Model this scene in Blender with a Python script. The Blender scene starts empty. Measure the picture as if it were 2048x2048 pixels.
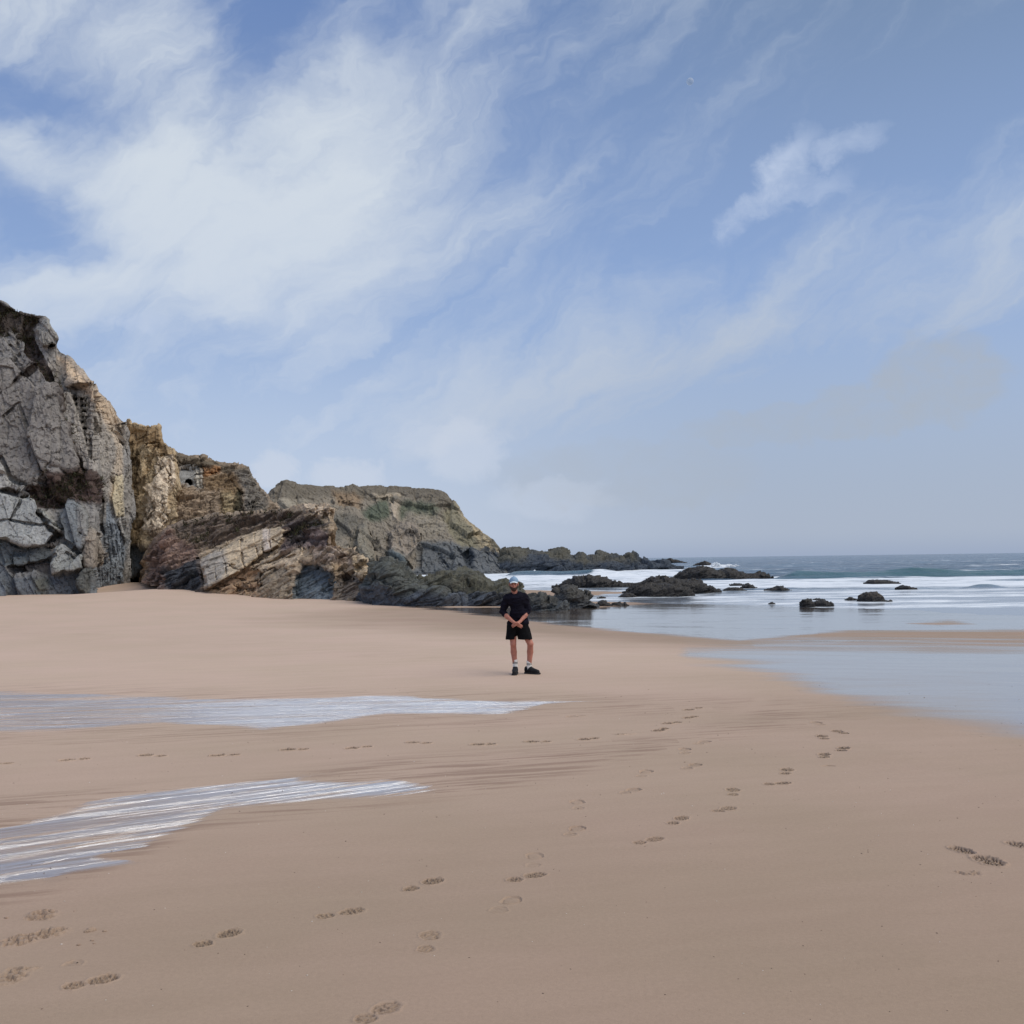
import bpy, math, random
import numpy as np
from mathutils import Matrix, Vector

# ------------------------------------------------------------------ camera, sky, sun, exposure
SC = bpy.context.scene
COL = SC.collection
CAM = np.array([0.0, 0.0, 2.11])
F = 2054.0
PITCH = math.atan((1119.4 - 1024) / F)
ROLL = math.radians(0.77)
fw = np.array([0, math.cos(PITCH), math.sin(PITCH)])
u0 = np.array([0, -math.sin(PITCH), math.cos(PITCH)])
r0 = np.array([1.0, 0, 0])
RT = math.cos(ROLL) * r0 - math.sin(ROLL) * u0
UP = math.cos(ROLL) * u0 + math.sin(ROLL) * r0

cam_d = bpy.data.cameras.new('camera')
cam_d.sensor_width = 36
cam_d.lens = 36 * F / 2048
cam_d.clip_start = 0.1
cam_d.clip_end = 100000
cam = bpy.data.objects.new('camera', cam_d)
COL.objects.link(cam)
M = Matrix.Identity(4)
for i in range(3):
    M[i][0] = RT[i]; M[i][1] = UP[i]; M[i][2] = -fw[i]; M[i][3] = CAM[i]
cam.matrix_world = M
SC.camera = cam

SUN_AZ, SUN_EL = 105.0, 56.0          # degrees to the right of the view, above the horizon
EXPOSURE = 0.6
SKY_K = 0.1

SC.view_settings.view_transform = 'Standard'
SC.view_settings.look = 'None'
SC.view_settings.exposure = EXPOSURE
SC.view_settings.gamma = 1
SC.view_settings.use_curve_mapping = False
SC.render.film_transparent = False
SC.cycles.max_bounces = 6
SC.cycles.transparent_max_bounces = 12
SC.cycles.caustics_reflective = False
SC.cycles.caustics_refractive = False


def lin(v):
    v = v / 255.0
    return v / 12.92 if v <= 0.04045 else ((v + 0.055) / 1.055) ** 2.4


def rgb(r, g, b, k=1.0):
    return (lin(r) * k, lin(g) * k, lin(b) * k)


class NT:
    """small helper for building node trees"""
    def __init__(self, tree):
        self.t = tree
        tree.nodes.clear()

    def n(self, typ, **kw):
        nd = self.t.nodes.new(typ)
        for k, v in kw.items():
            setattr(nd, k, v)
        return nd

    def put(self, sock, v):
        if v is None:
            return
        if isinstance(v, bpy.types.NodeSocket):
            self.t.links.new(v, sock)
        elif isinstance(v, tuple) and len(v) == 3 and sock.type == 'RGBA':
            sock.default_value = (*v, 1)
        else:
            sock.default_value = v

    def math(self, op, a, b=None, c=None, clamp=False):
        nd = self.n('ShaderNodeMath', operation=op, use_clamp=clamp)
        self.put(nd.inputs[0], a); self.put(nd.inputs[1], b); self.put(nd.inputs[2], c)
        return nd.outputs[0]

    def vec(self, x, y, z):
        nd = self.n('ShaderNodeCombineXYZ')
        self.put(nd.inputs[0], x); self.put(nd.inputs[1], y); self.put(nd.inputs[2], z)
        return nd.outputs[0]

    def sep(self, v):
        nd = self.n('ShaderNodeSeparateXYZ')
        self.put(nd.inputs[0], v)
        return nd.outputs

    def mapping(self, v, loc=(0, 0, 0), rot=(0, 0, 0), scale=(1, 1, 1)):
        # turned first, then stretched along the turned axes
        if any(rot):
            nd = self.n('ShaderNodeMapping')
            self.put(nd.inputs['Vector'], v)
            nd.inputs['Rotation'].default_value = rot
            v = nd.outputs[0]
        nd = self.n('ShaderNodeMapping')
        self.put(nd.inputs['Vector'], v)
        nd.inputs['Location'].default_value = loc
        nd.inputs['Scale'].default_value = scale
        return nd.outputs[0]

    def noise(self, v, scale=1.0, detail=4.0, rough=0.5, dist=0.0, lac=2.0):
        nd = self.n('ShaderNodeTexNoise')
        self.put(nd.inputs['Vector'], v)
        nd.inputs['Scale'].default_value = scale
        nd.inputs['Detail'].default_value = detail
        nd.inputs['Roughness'].default_value = rough
        nd.inputs['Distortion'].default_value = dist
        nd.inputs['Lacunarity'].default_value = lac
        return nd.outputs['Fac']

    def voronoi(self, v, scale=1.0, feature='F1', out='Distance'):
        nd = self.n('ShaderNodeTexVoronoi', feature=feature)
        self.put(nd.inputs['Vector'], v)
        nd.inputs['Scale'].default_value = scale
        return nd.outputs[out]

    def ramp(self, f, a, b, lo=0.0, hi=1.0, smooth=True):
        nd = self.n('ShaderNodeMapRange')
        nd.interpolation_type = 'SMOOTHSTEP' if smooth else 'LINEAR'
        self.put(nd.inputs['Value'], f)
        self.put(nd.inputs['From Min'], a); self.put(nd.inputs['From Max'], b)
        self.put(nd.inputs['To Min'], lo); self.put(nd.inputs['To Max'], hi)
        return nd.outputs[0]

    def mix(self, fac, a, b, mode='MIX'):
        nd = self.n('ShaderNodeMix', data_type='RGBA', blend_type=mode)
        self.put(nd.inputs[0], fac); self.put(nd.inputs[6], a); self.put(nd.inputs[7], b)
        return nd.outputs[2]

    def attr(self, name, out='Fac'):
        nd = self.n('ShaderNodeAttribute', attribute_name=name)
        return nd.outputs[out]

    def bump(self, h, strength=0.5, dist=0.1, normal=None):
        nd = self.n('ShaderNodeBump')
        nd.inputs['Strength'].default_value = strength
        nd.inputs['Distance'].default_value = dist
        self.put(nd.inputs['Height'], h)
        if normal is not None:
            self.put(nd.inputs['Normal'], normal)
        return nd.outputs[0]

    def pos(self):
        return self.n('ShaderNodeNewGeometry').outputs['Position']

    def principled(self, color, rough=0.8, spec=0.3, normal=None, **kw):
        nd = self.n('ShaderNodeBsdfPrincipled')
        self.put(nd.inputs['Base Color'], color)
        self.put(nd.inputs['Roughness'], rough)
        self.put(nd.inputs['Specular IOR Level'], spec)
        if normal is not None:
            self.put(nd.inputs['Normal'], normal)
        for k, v in kw.items():
            self.put(nd.inputs[k], v)
        return nd.outputs[0]

    def out(self, sh, typ='ShaderNodeOutputMaterial'):
        nd = self.n(typ)
        self.t.links.new(sh, nd.inputs['Surface'])


def ray(px, py):
    d = fw[None] + np.outer((np.asarray(px, float).ravel() - 1024) / F, RT) + np.outer((1024 - np.asarray(py, float).ravel()) / F, UP)
    return d


def P3(px, py, Y):
    d = ray(px, py)
    return CAM + d * (np.asarray(Y, float).ravel() / d[:, 1])[:, None]


def proj(p):
    q = p - CAM
    z = q @ fw
    return 1024 + F * (q @ RT) / z, 1024 - F * (q @ UP) / z


def azel(px, py):
    d = ray(px, py)[0]
    d = d / np.linalg.norm(d)
    return math.degrees(math.atan2(d[0], d[1])), math.degrees(math.asin(d[2]))


# sky: Nishita with broken high cloud, laid out by direction (azimuth, elevation)
W = bpy.data.worlds.new('World')
SC.world = W
W.use_nodes = True
w = NT(W.node_tree)
sky = w.n('ShaderNodeTexSky', sky_type='NISHITA')
sky.sun_disc = False
sky.sun_elevation = math.radians(SUN_EL)
sky.sun_rotation = math.radians(SUN_AZ)
sky.altitude = 0
sky.air_density = 1.0
sky.dust_density = 0.6
sky.ozone_density = 2.0
dirv = w.n('ShaderNodeTexCoord').outputs['Generated']
dx, dy, dz = w.sep(dirv)
az = w.math('DEGREES', w.math('ARCTAN2', dx, dy))
el = w.math('DEGREES', w.math('ARCSINE', dz))
AE = w.vec(az, el, 0.0)
# warp so that the banks have torn edges
wa = w.math('MULTIPLY', w.math('SUBTRACT', w.noise(w.mapping(AE, scale=(.1, .13, 1), loc=(3, 1, 0)), 1, 5, .6), .5), 9.0)
wb = w.math('MULTIPLY', w.math('SUBTRACT', w.noise(w.mapping(AE, scale=(.1, .13, 1), loc=(13, 7, 2)), 1, 5, .6), .5), 7.0)
AZW = w.math('ADD', az, wa)
ELW = w.math('ADD', el, wb)
# (px, py, rx, ry, tilt deg, weight): banks of cirrus and the blue gaps between them
BANKS = [
    (130, 40, 330, 120, 10, .34), (390, 110, 220, 130, -25, .36), (300, 370, 420, 110, 8, .40), (620, 280, 200, 110, -35, .34),
    (900, 130, 360, 90, -28, .22), (250, 560, 280, 70, 5, .34), (480, 500, 460, 180, 15, .18), (720, 420, 300, 90, -10, .16),
    (535, 120, 95, 160, 25, -.78), (50, 195, 140, 50, 10, -.75), (5, 385, 100, 55, 0, -.65), (150, 480, 160, 34, 10, -.32),
    (860, 560, 150, 90, -20, -.22), (650, 815, 190, 46, -5, -.24), (1300, 60, 400, 160, 0, -.16), (1850, 150, 480, 330, 0, -.34),
    (1560, 620, 480, 90, -14, .22), (1250, 740, 600, 55, -8, .26), (1000, 860, 620, 80, 0, .28), (1350, 440, 240, 120, -20, -.10),
    (350, 720, 500, 90, 0, .08), (760, 30, 160, 60, 20, -.14), (300, 210, 260, 40, 20, -.16),
]
acc = None
for (bx, by, rx, ry, tilt, wt) in BANKS:
    a0, e0 = azel(bx, by)
    rxd, ryd = rx / F * 57.3, ry / F * 57.3
    ct, st = math.cos(math.radians(tilt)), math.sin(math.radians(tilt))
    a_ = w.math('SUBTRACT', AZW, a0); e_ = w.math('SUBTRACT', ELW, e0)
    p_ = w.math('MULTIPLY_ADD', a_, ct / rxd, w.math('MULTIPLY', e_, -st / rxd))
    q_ = w.math('MULTIPLY_ADD', a_, st / ryd, w.math('MULTIPLY', e_, ct / ryd))
    r2 = w.math('MULTIPLY_ADD', p_, p_, w.math('MULTIPLY', q_, q_))
    g_ = w.math('MULTIPLY', w.math('POWER', 2.71828, w.math('MULTIPLY', r2, -0.8)), wt)
    acc = g_ if acc is None else w.math('ADD', acc, g_)
# torn fibres, drawn out along the wind
AEW = w.vec(AZW, ELW, 0.0)
f1 = w.noise(w.mapping(AEW, rot=(0, 0, math.radians(-32)), scale=(.05, .17, 1)), 1, 9, .58, .5)
f2 = w.noise(w.mapping(AEW, rot=(0, 0, math.radians(-38)), scale=(.13, .55, 1), loc=(5, 5, 5)), 1, 8, .6, .4)
f3 = w.noise(w.mapping(AE, rot=(0, 0, math.radians(-10)), scale=(.02, .09, 1), loc=(1, 9, 5)), 1, 5, .55, .4)
fib = w.math('ADD', w.math('MULTIPLY', w.math('SUBTRACT', f1, .5), 1.5), w.math('MULTIPLY', w.math('SUBTRACT', f2, .5), .72))
fib = w.math('ADD', fib, w.math('MULTIPLY', w.math('SUBTRACT', f3, .5), .55))
dens = w.math('ADD', w.math('ADD', acc, fib), .42)
dens = w.ramp(dens, 0.02, 1.18, 0.08, .98)
# pale air towards the horizon
low = w.ramp(el, -2.0, 19.0, 1.0, 0.0)
dens = w.math('MAXIMUM', dens, low)
K = 1.0 / (SKY_K * 2 ** EXPOSURE)
blue = w.mix(.6, w.mix(1.0, sky.outputs[0], (.62, .66, .70), 'MULTIPLY'), rgb(146, 174, 224, K))
blue = w.mix(w.ramp(el, 12, 36), blue, w.mix(w.ramp(az, -10, 24), rgb(82, 118, 176, K), rgb(98, 124, 158, K)))
hz = w.mix(w.ramp(az, -14, 16), rgb(196, 208, 227, K), rgb(170, 181, 199, K))
ccol = w.mix(w.ramp(el, 3, 24), hz, rgb(210, 219, 229, K))
skyc = w.mix(dens, blue, ccol)
# low grey-yellow cumulus over the sea and small puffs
PUFFS = [(1880, 760, 120, 85, 0, .75), (1740, 820, 200, 55, -8, .6), (1560, 850, 200, 40, -4, .5), (1250, 950, 260, 70, 0, .35)]
HEAPS = [(930, 900, 80, 60, 0, .8), (850, 880, 60, 40, 0, .5), (690, 955, 70, 30, 0, .9), (545, 945, 40, 40, 0, .9), (1100, 1000, 120, 40, 0, .4)]
WISPS = [(1570, 345, 75, 36, -45, .9), (1500, 415, 70, 26, -38, .7), (1590, 385, 90, 26, -8, .6), (1690, 290, 65, 24, -15, .6), (270, 645, 60, 14, 0, .6)]
n1 = w.math('SUBTRACT', w.noise(w.mapping(AE, scale=(.45, .6, 1)), 1, 7, .6, .4), .5)
n2 = w.math('SUBTRACT', w.noise(w.mapping(AE, scale=(.45, .6, 1), loc=(9, 2, 1)), 1, 7, .6, .4), .5)
AZP = w.math('MULTIPLY_ADD', n1, 3.2, az)
ELP = w.math('MULTIPLY_ADD', n2, 2.6, el)


def blobs(lst, hi=2.2, lo=.0):
    acc = None
    for (bx, by, rx, ry, tilt, wt) in lst:
        a0, e0 = azel(bx, by)
        rxd, ryd = rx / F * 57.3, ry / F * 57.3
        ct, st = math.cos(math.radians(tilt)), math.sin(math.radians(tilt))
        a_ = w.math('SUBTRACT', AZP, a0); e_ = w.math('SUBTRACT', ELP, e0)
        p_ = w.math('MULTIPLY_ADD', a_, ct / rxd, w.math('MULTIPLY', e_, -st / rxd))
        q_ = w.math('MULTIPLY_ADD', a_, st / ryd, w.math('MULTIPLY', e_, ct / ryd))
        r2 = w.math('MULTIPLY_ADD', p_, p_, w.math('MULTIPLY', q_, q_))
        g_ = w.math('MULTIPLY', w.ramp(r2, hi, lo), wt)
        acc = g_ if acc is None else w.math('MAXIMUM', acc, g_)
    return acc


skyc = w.mix(w.math('MULTIPLY', blobs(PUFFS, 1.3, .6), w.ramp(w.math('ADD', n1, n2), -.35, .3, .35, .9)), skyc, rgb(172, 179, 188, K))
skyc = w.mix(w.math('MULTIPLY', blobs(HEAPS, 1.6, .3), .6), skyc, rgb(206, 214, 228, K))
skyc = w.mix(w.math('MULTIPLY', w.math('MULTIPLY', blobs(WISPS), w.ramp(w.math('ADD', n1, n2), -.25, .3, .4, 1.0)), .95, clamp=True), skyc, rgb(190, 204, 228, K))
skyc = w.mix(w.ramp(el, 1.5, -1.0), skyc, rgb(150, 165, 192, K))
bg = w.n('ShaderNodeBackground')
w.put(bg.inputs[0], skyc)
bg.inputs[1].default_value = SKY_K
w.out(bg.outputs[0], 'ShaderNodeOutputWorld')

sun_d = bpy.data.lights.new('sun', 'SUN')
sun_d.energy = 1.5
sun_d.angle = math.radians(55)
sun_d.color = (1.0, .93, .83)
sun = bpy.data.objects.new('sun', sun_d)
COL.objects.link(sun)
sv = Vector((math.sin(math.radians(SUN_AZ)) * math.cos(math.radians(SUN_EL)), math.cos(math.radians(SUN_AZ)) * math.cos(math.radians(SUN_EL)), math.sin(math.radians(SUN_EL))))
sun.rotation_euler = sv.to_track_quat('Z', 'Y').to_euler()

# ------------------------------------------------------------------ numpy helpers
RS = np.random.RandomState(7)
PERM = np.concatenate([RS.permutation(4096)] * 2)
GRAD = RS.randn(4096, 3).astype(np.float32)
GRAD /= np.linalg.norm(GRAD, axis=1)[:, None]
RND = RS.rand(4096, 7).astype(np.float32)


def hsh(i, j, k, s=0):
    return PERM[(PERM[(PERM[(i + s * 131) & 4095] + j) & 4095] + k) & 4095]


def perlin(p, s=0):
    p = np.asarray(p, np.float32)
    i = np.floor(p).astype(np.int32)
    f = p - i
    u = f * f * f * (f * (f * 6 - 15) + 10)
    r = 0
    for a in (0, 1):
        wx = u[:, 0] if a else 1 - u[:, 0]
        for b in (0, 1):
            wy = u[:, 1] if b else 1 - u[:, 1]
            for c in (0, 1):
                wz = u[:, 2] if c else 1 - u[:, 2]
                g = GRAD[hsh(i[:, 0] + a, i[:, 1] + b, i[:, 2] + c, s)]
                r = r + wx * wy * wz * (g[:, 0] * (f[:, 0] - a) + g[:, 1] * (f[:, 1] - b) + g[:, 2] * (f[:, 2] - c))
    return r * 1.5


def fbm(p, oct=4, gain=.5, s=0):
    p = np.asarray(p, np.float32)
    r, a = 0, 1.0
    for o in range(oct):
        r = r + a * perlin(p * (2.03 ** o) + 11.3 * o, s + o)
        a *= gain
    return r


def facets(p, s=0, tilt=1.0):
    """broken-rock facets: each cell is a tilted plane; returns (height, distance to the nearest joint, cell random)"""
    p = np.asarray(p, np.float32)
    base = np.floor(p - .5).astype(np.int32)
    n = len(p)
    F1 = np.full(n, 9, np.float32); F2 = np.full(n, 9, np.float32)
    H = np.zeros(n, np.float32); C = np.zeros(n, np.float32)
    for a in (0, 1):
        for b in (0, 1):
            for c in (0, 1):
                ii = base + np.array([a, b, c], np.int32)
                r = RND[hsh(ii[:, 0], ii[:, 1], ii[:, 2], s)]
                d = p - (ii + .5 + (r[:, :3] - .5) * .8)
                dd = np.sqrt((d * d).sum(1))
                h = r[:, 3] - .5 + tilt * ((r[:, 4:7] - .5) * d).sum(1)
                m = dd < F1
                F2 = np.where(m, F1, np.minimum(F2, dd))
                H = np.where(m, h, H); C = np.where(m, r[:, 3], C)
                F1 = np.where(m, dd, F1)
    return H, F2 - F1, C


def smooth(a, b, x):
    t = np.clip((x - a) / (b - a), 0, 1)
    return t * t * (3 - 2 * t)


def poly_sd(px, py, poly):
    """signed distance to a polygon, negative inside"""
    poly = np.asarray(poly, float)
    d = np.full(px.shape, 1e9)
    ins = np.zeros(px.shape, bool)
    for k in range(len(poly)):
        x1, y1 = poly[k]; x2, y2 = poly[(k + 1) % len(poly)]
        ex, ey = x2 - x1, y2 - y1
        t = np.clip(((px - x1) * ex + (py - y1) * ey) / (ex * ex + ey * ey + 1e-9), 0, 1)
        d = np.minimum(d, (px - x1 - t * ex) ** 2 + (py - y1 - t * ey) ** 2)
        c = (y1 > py) != (y2 > py)
        ins ^= c & (px < ex * (py - y1) / (ey if abs(ey) > 1e-9 else 1e-9) + x1)
    d = np.sqrt(d)
    return np.where(ins, -d, d)


def line_d(px, py, pts):
    d = np.full(px.shape, 1e9)
    for (x1, y1), (x2, y2) in zip(pts[:-1], pts[1:]):
        ex, ey = x2 - x1, y2 - y1
        t = np.clip(((px - x1) * ex + (py - y1) * ey) / (ex * ex + ey * ey + 1e-9), 0, 1)
        d = np.minimum(d, (px - x1 - t * ex) ** 2 + (py - y1 - t * ey) ** 2)
    return np.sqrt(d)


def mesh_np(name, v, f, mat=None, col=None, attrs=None, smooth_shade=True):
    v = np.asarray(v, np.float32); f = np.asarray(f, np.int32)
    me = bpy.data.meshes.new(name)
    me.vertices.add(len(v))
    me.vertices.foreach_set('co', v.ravel())
    nf, k = f.shape
    me.loops.add(nf * k)
    me.loops.foreach_set('vertex_index', f.ravel())
    me.polygons.add(nf)
    me.polygons.foreach_set('loop_start', np.arange(0, nf * k, k, dtype=np.int32))
    me.polygons.foreach_set('loop_total', np.full(nf, k, np.int32))
    me.polygons.foreach_set('use_smooth', np.full(nf, smooth_shade, bool))
    if col is not None:
        a = me.attributes.new('Col', 'FLOAT_COLOR', 'POINT')
        a.data.foreach_set('color', np.c_[np.asarray(col, np.float32), np.ones(len(v), np.float32)].ravel())
    for key, val in (attrs or {}).items():
        a = me.attributes.new(key, 'FLOAT', 'POINT')
        a.data.foreach_set('value', np.asarray(val, np.float32))
    me.update(calc_edges=True)
    if mat:
        me.materials.append(mat)
    return me


def sub_mesh(name, v, f, mat, col=None, attrs=None, **kw):
    """mesh from the faces f only, unused vertices dropped"""
    idx, inv = np.unique(f, return_inverse=True)
    return mesh_np(name, v[idx], inv.reshape(f.shape), mat, None if col is None else col[idx], {k: a[idx] for k, a in (attrs or {}).items()}, **kw)


def link(name, me, parent=None, label=None, cat=None, kind=None, group=None, loc=None):
    o = bpy.data.objects.new(name, me)
    COL.objects.link(o)
    if parent:
        o.parent = parent
    if label:
        o['label'] = label
    if cat:
        o['category'] = cat
    if kind:
        o['kind'] = kind
    if group:
        o['group'] = group
    if loc is not None:
        o.location = loc
    return o


def grid_faces(nu, nv, mask=None):
    a = np.arange(nu * nv).reshape(nu, nv)
    f = np.stack([a[:-1, :-1], a[1:, :-1], a[1:, 1:], a[:-1, 1:]], -1).reshape(-1, 4)
    return f


# ------------------------------------------------------------------ materials
def material(name):
    m = bpy.data.materials.new(name)
    m.use_nodes = True
    return m, NT(m.node_tree)


def rock_material(name, scale=1.0, speck=.5, wet=0.0, strata=(0, 0, 0), strata_amt=0.0, bump=.6, gain=1.18):
    m, t = material(name)
    p = t.pos()
    col = t.attr('Col', 'Color')
    n1 = t.noise(p, .9 * scale, 8, .62, .3)
    n2 = t.noise(p, 5.5 * scale, 8, .65, .2)
    n3 = t.noise(t.mapping(p, loc=(7, 3, 1)), 4.2 * scale, 8, .68)
    val = t.math('ADD', t.math('MULTIPLY', n1, .8), t.math('MULTIPLY', n2, .9))
    val = t.ramp(val, .45, 1.25, .62, 1.75, False)
    # lichen and dirt speckle
    sp = t.ramp(n3, .53, .61, 0, speck)
    val = t.math('MULTIPLY', val, gain)
    c = t.mix(1.0, col, t.vec(val, val, val), 'MULTIPLY')
    c = t.mix(sp, c, (0.030, 0.027, 0.025))
    sp2 = t.ramp(n3, .42, .33, 0, speck * .8)
    c = t.mix(sp2, c, t.mix(.5, col, (.42, .40, .37)))
    h = t.math('ADD', t.math('MULTIPLY', n2, .5), t.math('MULTIPLY', n3, .8))
    if strata_amt:
        q = t.mapping(p, rot=strata, scale=(.12, .12, 3.2))
        s = t.noise(q, 1.0 * scale, 6, .65, .4)
        c = t.mix(t.ramp(s, .52, .60, 0, strata_amt), c, (0.05, 0.042, 0.036))
        h = t.math('ADD', h, t.math('MULTIPLY', s, 1.2))
    nb = t.bump(h, bump, .22 / scale)
    t.out(t.principled(c, .88 - .5 * wet, .25 + .25 * wet, nb))
    return m


M_GREY = rock_material('grey_rock', 1.0, .70, bump=.8)
M_OCHRE = rock_material('ochre_rock', 1.1, .45)
M_BEDS = rock_material('bedded_rock', 1.1, .45, strata=(.2, .42, 0), strata_amt=.32)
M_FAR = rock_material('headland_rock', .55, .45)
M_WET = rock_material('wet_dark_rock', 1.3, .5, wet=.55, strata=(-.25, .42, 0), strata_amt=.3, gain=.9)

# ------------------------------------------------------------------ the beach surface
TP = []


def tp(px, py, Y=None, z=None):
    if Y is None:
        d = ray(px, py)[0]
        Y = (z - CAM[2]) / d[2] * d[1]
    q = P3(px, py, Y)[0]
    TP.append(q)


for X_, Y_, z_ in [(-14, 0, 0), (0, 0, 0), (14, 0, 0), (-9, 10, 0), (-2, 8, 0), (4, 8, 0), (0, 14, 0), (-6, 15, 0), (0, 19, 0), (-11, 19, .01), (-16, 30, .03), (-4, 28, 0), (10, 6, -.01), (-40, 20, .1), (-60, 45, .5)]:
    TP.append(np.array([X_, Y_, z_]))
for a in [(-60, 1192, 66), (0, 1191, 66), (90, 1188, 67), (186, 1188, 68), (250, 1167, 76), (300, 1168, 72), (330, 1178, 62), (413, 1185, 60), (590, 1199.5, 56), (708, 1201, 54), (890, 1213, 49)]:
    tp(*a)
for a in [(1440, 1310, -.05), (2040, 1450, -.04), (2048, 1300, -.20), (1700, 1260, -.28), (1300, 1270, -.18), (1100, 1250, -.18), (830, 1216, -.12),
          (1060, 1197, -.41), (1200, 1190, -.41), (1330, 1207, -.42), (1700, 1217, -.42), (2048, 1232, -.42), (2300, 1245, -.42),
          (1330, 1172, -1.0), (1700, 1172, -1.1), (2048, 1176, -1.1), (900, 1163, -1.0), (1150, 1205, -.33)]:
    tp(a[0], a[1], z=a[2])
TP = np.array(TP)


def tps_k(d2):
    return np.where(d2 > 1e-9, d2 * np.log(np.maximum(d2, 1e-9)) * .5, 0)


_n = len(TP)
_A = np.zeros((_n + 3, _n + 3))
_d2 = ((TP[:, None, :2] - TP[None, :, :2]) ** 2).sum(-1)
_A[:_n, :_n] = tps_k(_d2) + np.eye(_n) * 2.0
_A[:_n, _n] = 1; _A[:_n, _n + 1:] = TP[:, :2]
_A[_n, :_n] = 1; _A[_n + 1:, :_n] = TP[:, :2].T
_w = np.linalg.solve(_A, np.r_[TP[:, 2], 0, 0, 0])
SEA_Z = -.42


def ground(x, y):
    x = np.asarray(x, float); y = np.asarray(y, float)
    sh = x.shape
    x = x.ravel(); y = y.ravel()
    z = _w[_n] + _w[_n + 1] * x + _w[_n + 2] * y
    for k in range(_n):
        z += _w[k] * tps_k((x - TP[k, 0]) ** 2 + (y - TP[k, 1]) ** 2)
    z = np.clip(z, -2.2, 2.0)
    far = smooth(75, 110, y) * smooth(-34, -20, x)
    z = z * (1 - far) - 2.2 * far
    return z.reshape(sh)


def G(px, py):
    d = ray(px, py)[0]
    z = 0.0
    for _ in range(12):
        Y = (z - CAM[2]) / d[2] * d[1]
        q = CAM + d * (Y / d[1])
        z = z * .4 + .6 * float(ground(np.array([q[0]]), np.array([q[1]]))[0])
    return np.array([q[0], q[1], z])


def sand_material():
    m, t = material('beach_sand')
    p = t.pos()
    wet = t.attr('wet')
    damp = t.attr('damp')
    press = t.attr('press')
    x, y, z = t.sep(p)
    big = t.noise(p, .35, 4, .5)
    mid = t.noise(t.mapping(p, rot=(0, 0, -.2), scale=(.5, 2.2, 1)), 1.6, 6, .55, .4)
    grain = t.noise(p, 160, 3, .7)
    grain2 = t.noise(p, 38, 5, .65)
    loose = t.attr('loose')
    firm = t.mix(t.ramp(big, .3, .7), rgb(163, 141, 120), rgb(169, 144, 125))
    dry = t.mix(t.ramp(big, .3, .7), rgb(198, 174, 153), rgb(203, 177, 158))
    dry = t.mix(loose, firm, dry)
    dry = t.mix(t.ramp(mid, .3, .7, 0, .30), dry, t.mix(1.0, dry, (.86, .85, .83), 'MULTIPLY'))
    g = t.math('ADD', t.math('MULTIPLY', grain, .5), t.math('MULTIPLY', grain2, .3))
    g = t.ramp(g, .2, .65, .80, 1.18, False)
    dry = t.mix(1.0, dry, t.vec(g, g, g), 'MULTIPLY')
    # damp streaks left by the running water
    st = t.noise(t.mapping(p, rot=(0, 0, math.radians(-14)), scale=(.5, 7.0, 1)), 1.3, 7, .62, .6)
    ds = t.math('MULTIPLY', damp, t.ramp(st, .47, .62))
    c = t.mix(t.math('MULTIPLY', ds, .55), dry, rgb(128, 102, 86))
    c = t.mix(t.math('MULTIPLY', press, t.ramp(t.noise(p, 45, 4, .6), .35, .65, .10, .5)), c, rgb(112, 97, 83))      # darker tone inside the footprint pads, broken up by noise
    # wet sheen: the film breaks up along the shore
    br = t.noise(t.mapping(p, rot=(0, 0, math.radians(8)), scale=(.10, .75, 1)), 1.0, 6, .6, .5)
    wv = t.math('ADD', wet, t.math('MULTIPLY', t.math('SUBTRACT', br, .5), 1.5))
    wv = t.math('MULTIPLY', t.ramp(wv, .18, .82), t.ramp(wet, 0.0, .22))
    c = t.mix(t.math('MULTIPLY', wv, .5), c, rgb(112, 96, 84))
    hb = t.math('ADD', t.math('MULTIPLY', grain2, .25), t.math('MULTIPLY', grain, .2))
    hb = t.math('ADD', hb, t.math('MULTIPLY', st, t.math('MULTIPLY', damp, 2.2)))
    nb = t.bump(hb, .35, .012)
    diff = t.principled(c, .82, .18, nb)
    gl = t.n('ShaderNodeBsdfGlossy')
    gl.inputs['Roughness'].default_value = .085
    fr = t.n('ShaderNodeFresnel'); fr.inputs[0].default_value = 1.75
    rip = t.noise(t.mapping(p, scale=(.8, 3.0, 1)), 2.0, 4, .5, .3)
    nw = t.bump(rip, .16, .02)
    t.put(gl.inputs['Normal'], nw); t.put(fr.inputs['Normal'], nw)
    gl.inputs['Color'].default_value = (1, .99, .96, 1)
    fac = t.math('MULTIPLY', wv, t.math('MINIMUM', t.math('MULTIPLY', fr.outputs[0], 1.25), .94))
    ms = t.n('ShaderNodeMixShader')
    t.put(ms.inputs[0], fac)
    t.t.links.new(diff, ms.inputs[1]); t.t.links.new(gl.outputs[0], ms.inputs[2])
    t.out(ms.outputs[0])
    return m


M_SAND = sand_material()

STREAM1 = [(-2600, 1392), (-1200, 1384), (-260, 1378), (0, 1382), (77, 1383), (225, 1389), (449, 1397), (642, 1394), (738, 1389), (815, 1389), (854, 1395), (1001, 1400), (1200, 1401), (1091, 1409), (1053, 1421), (1001, 1431), (770, 1429), (674, 1443), (526, 1461), (417, 1453), (321, 1447), (128, 1461), (0, 1465), (-260, 1472), (-1200, 1486), (-2600, 1500)]
STREAM2 = [(-1500, 2030), (-800, 1880), (-260, 1725), (0, 1652), (103, 1627), (181, 1601), (246, 1586), (370, 1571), (492, 1558), (640, 1546), (668, 1543), (600, 1556), (700, 1563), (780, 1557), (860, 1569), (884, 1575), (850, 1588), (642, 1604), (449, 1620), (388, 1651), (298, 1690), (300, 1697), (200, 1712), (288, 1724), (180, 1740), (129, 1749), (104, 1766), (65, 1766), (0, 1776), (-260, 1850), (-800, 2060), (-1500, 2330)]
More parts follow.
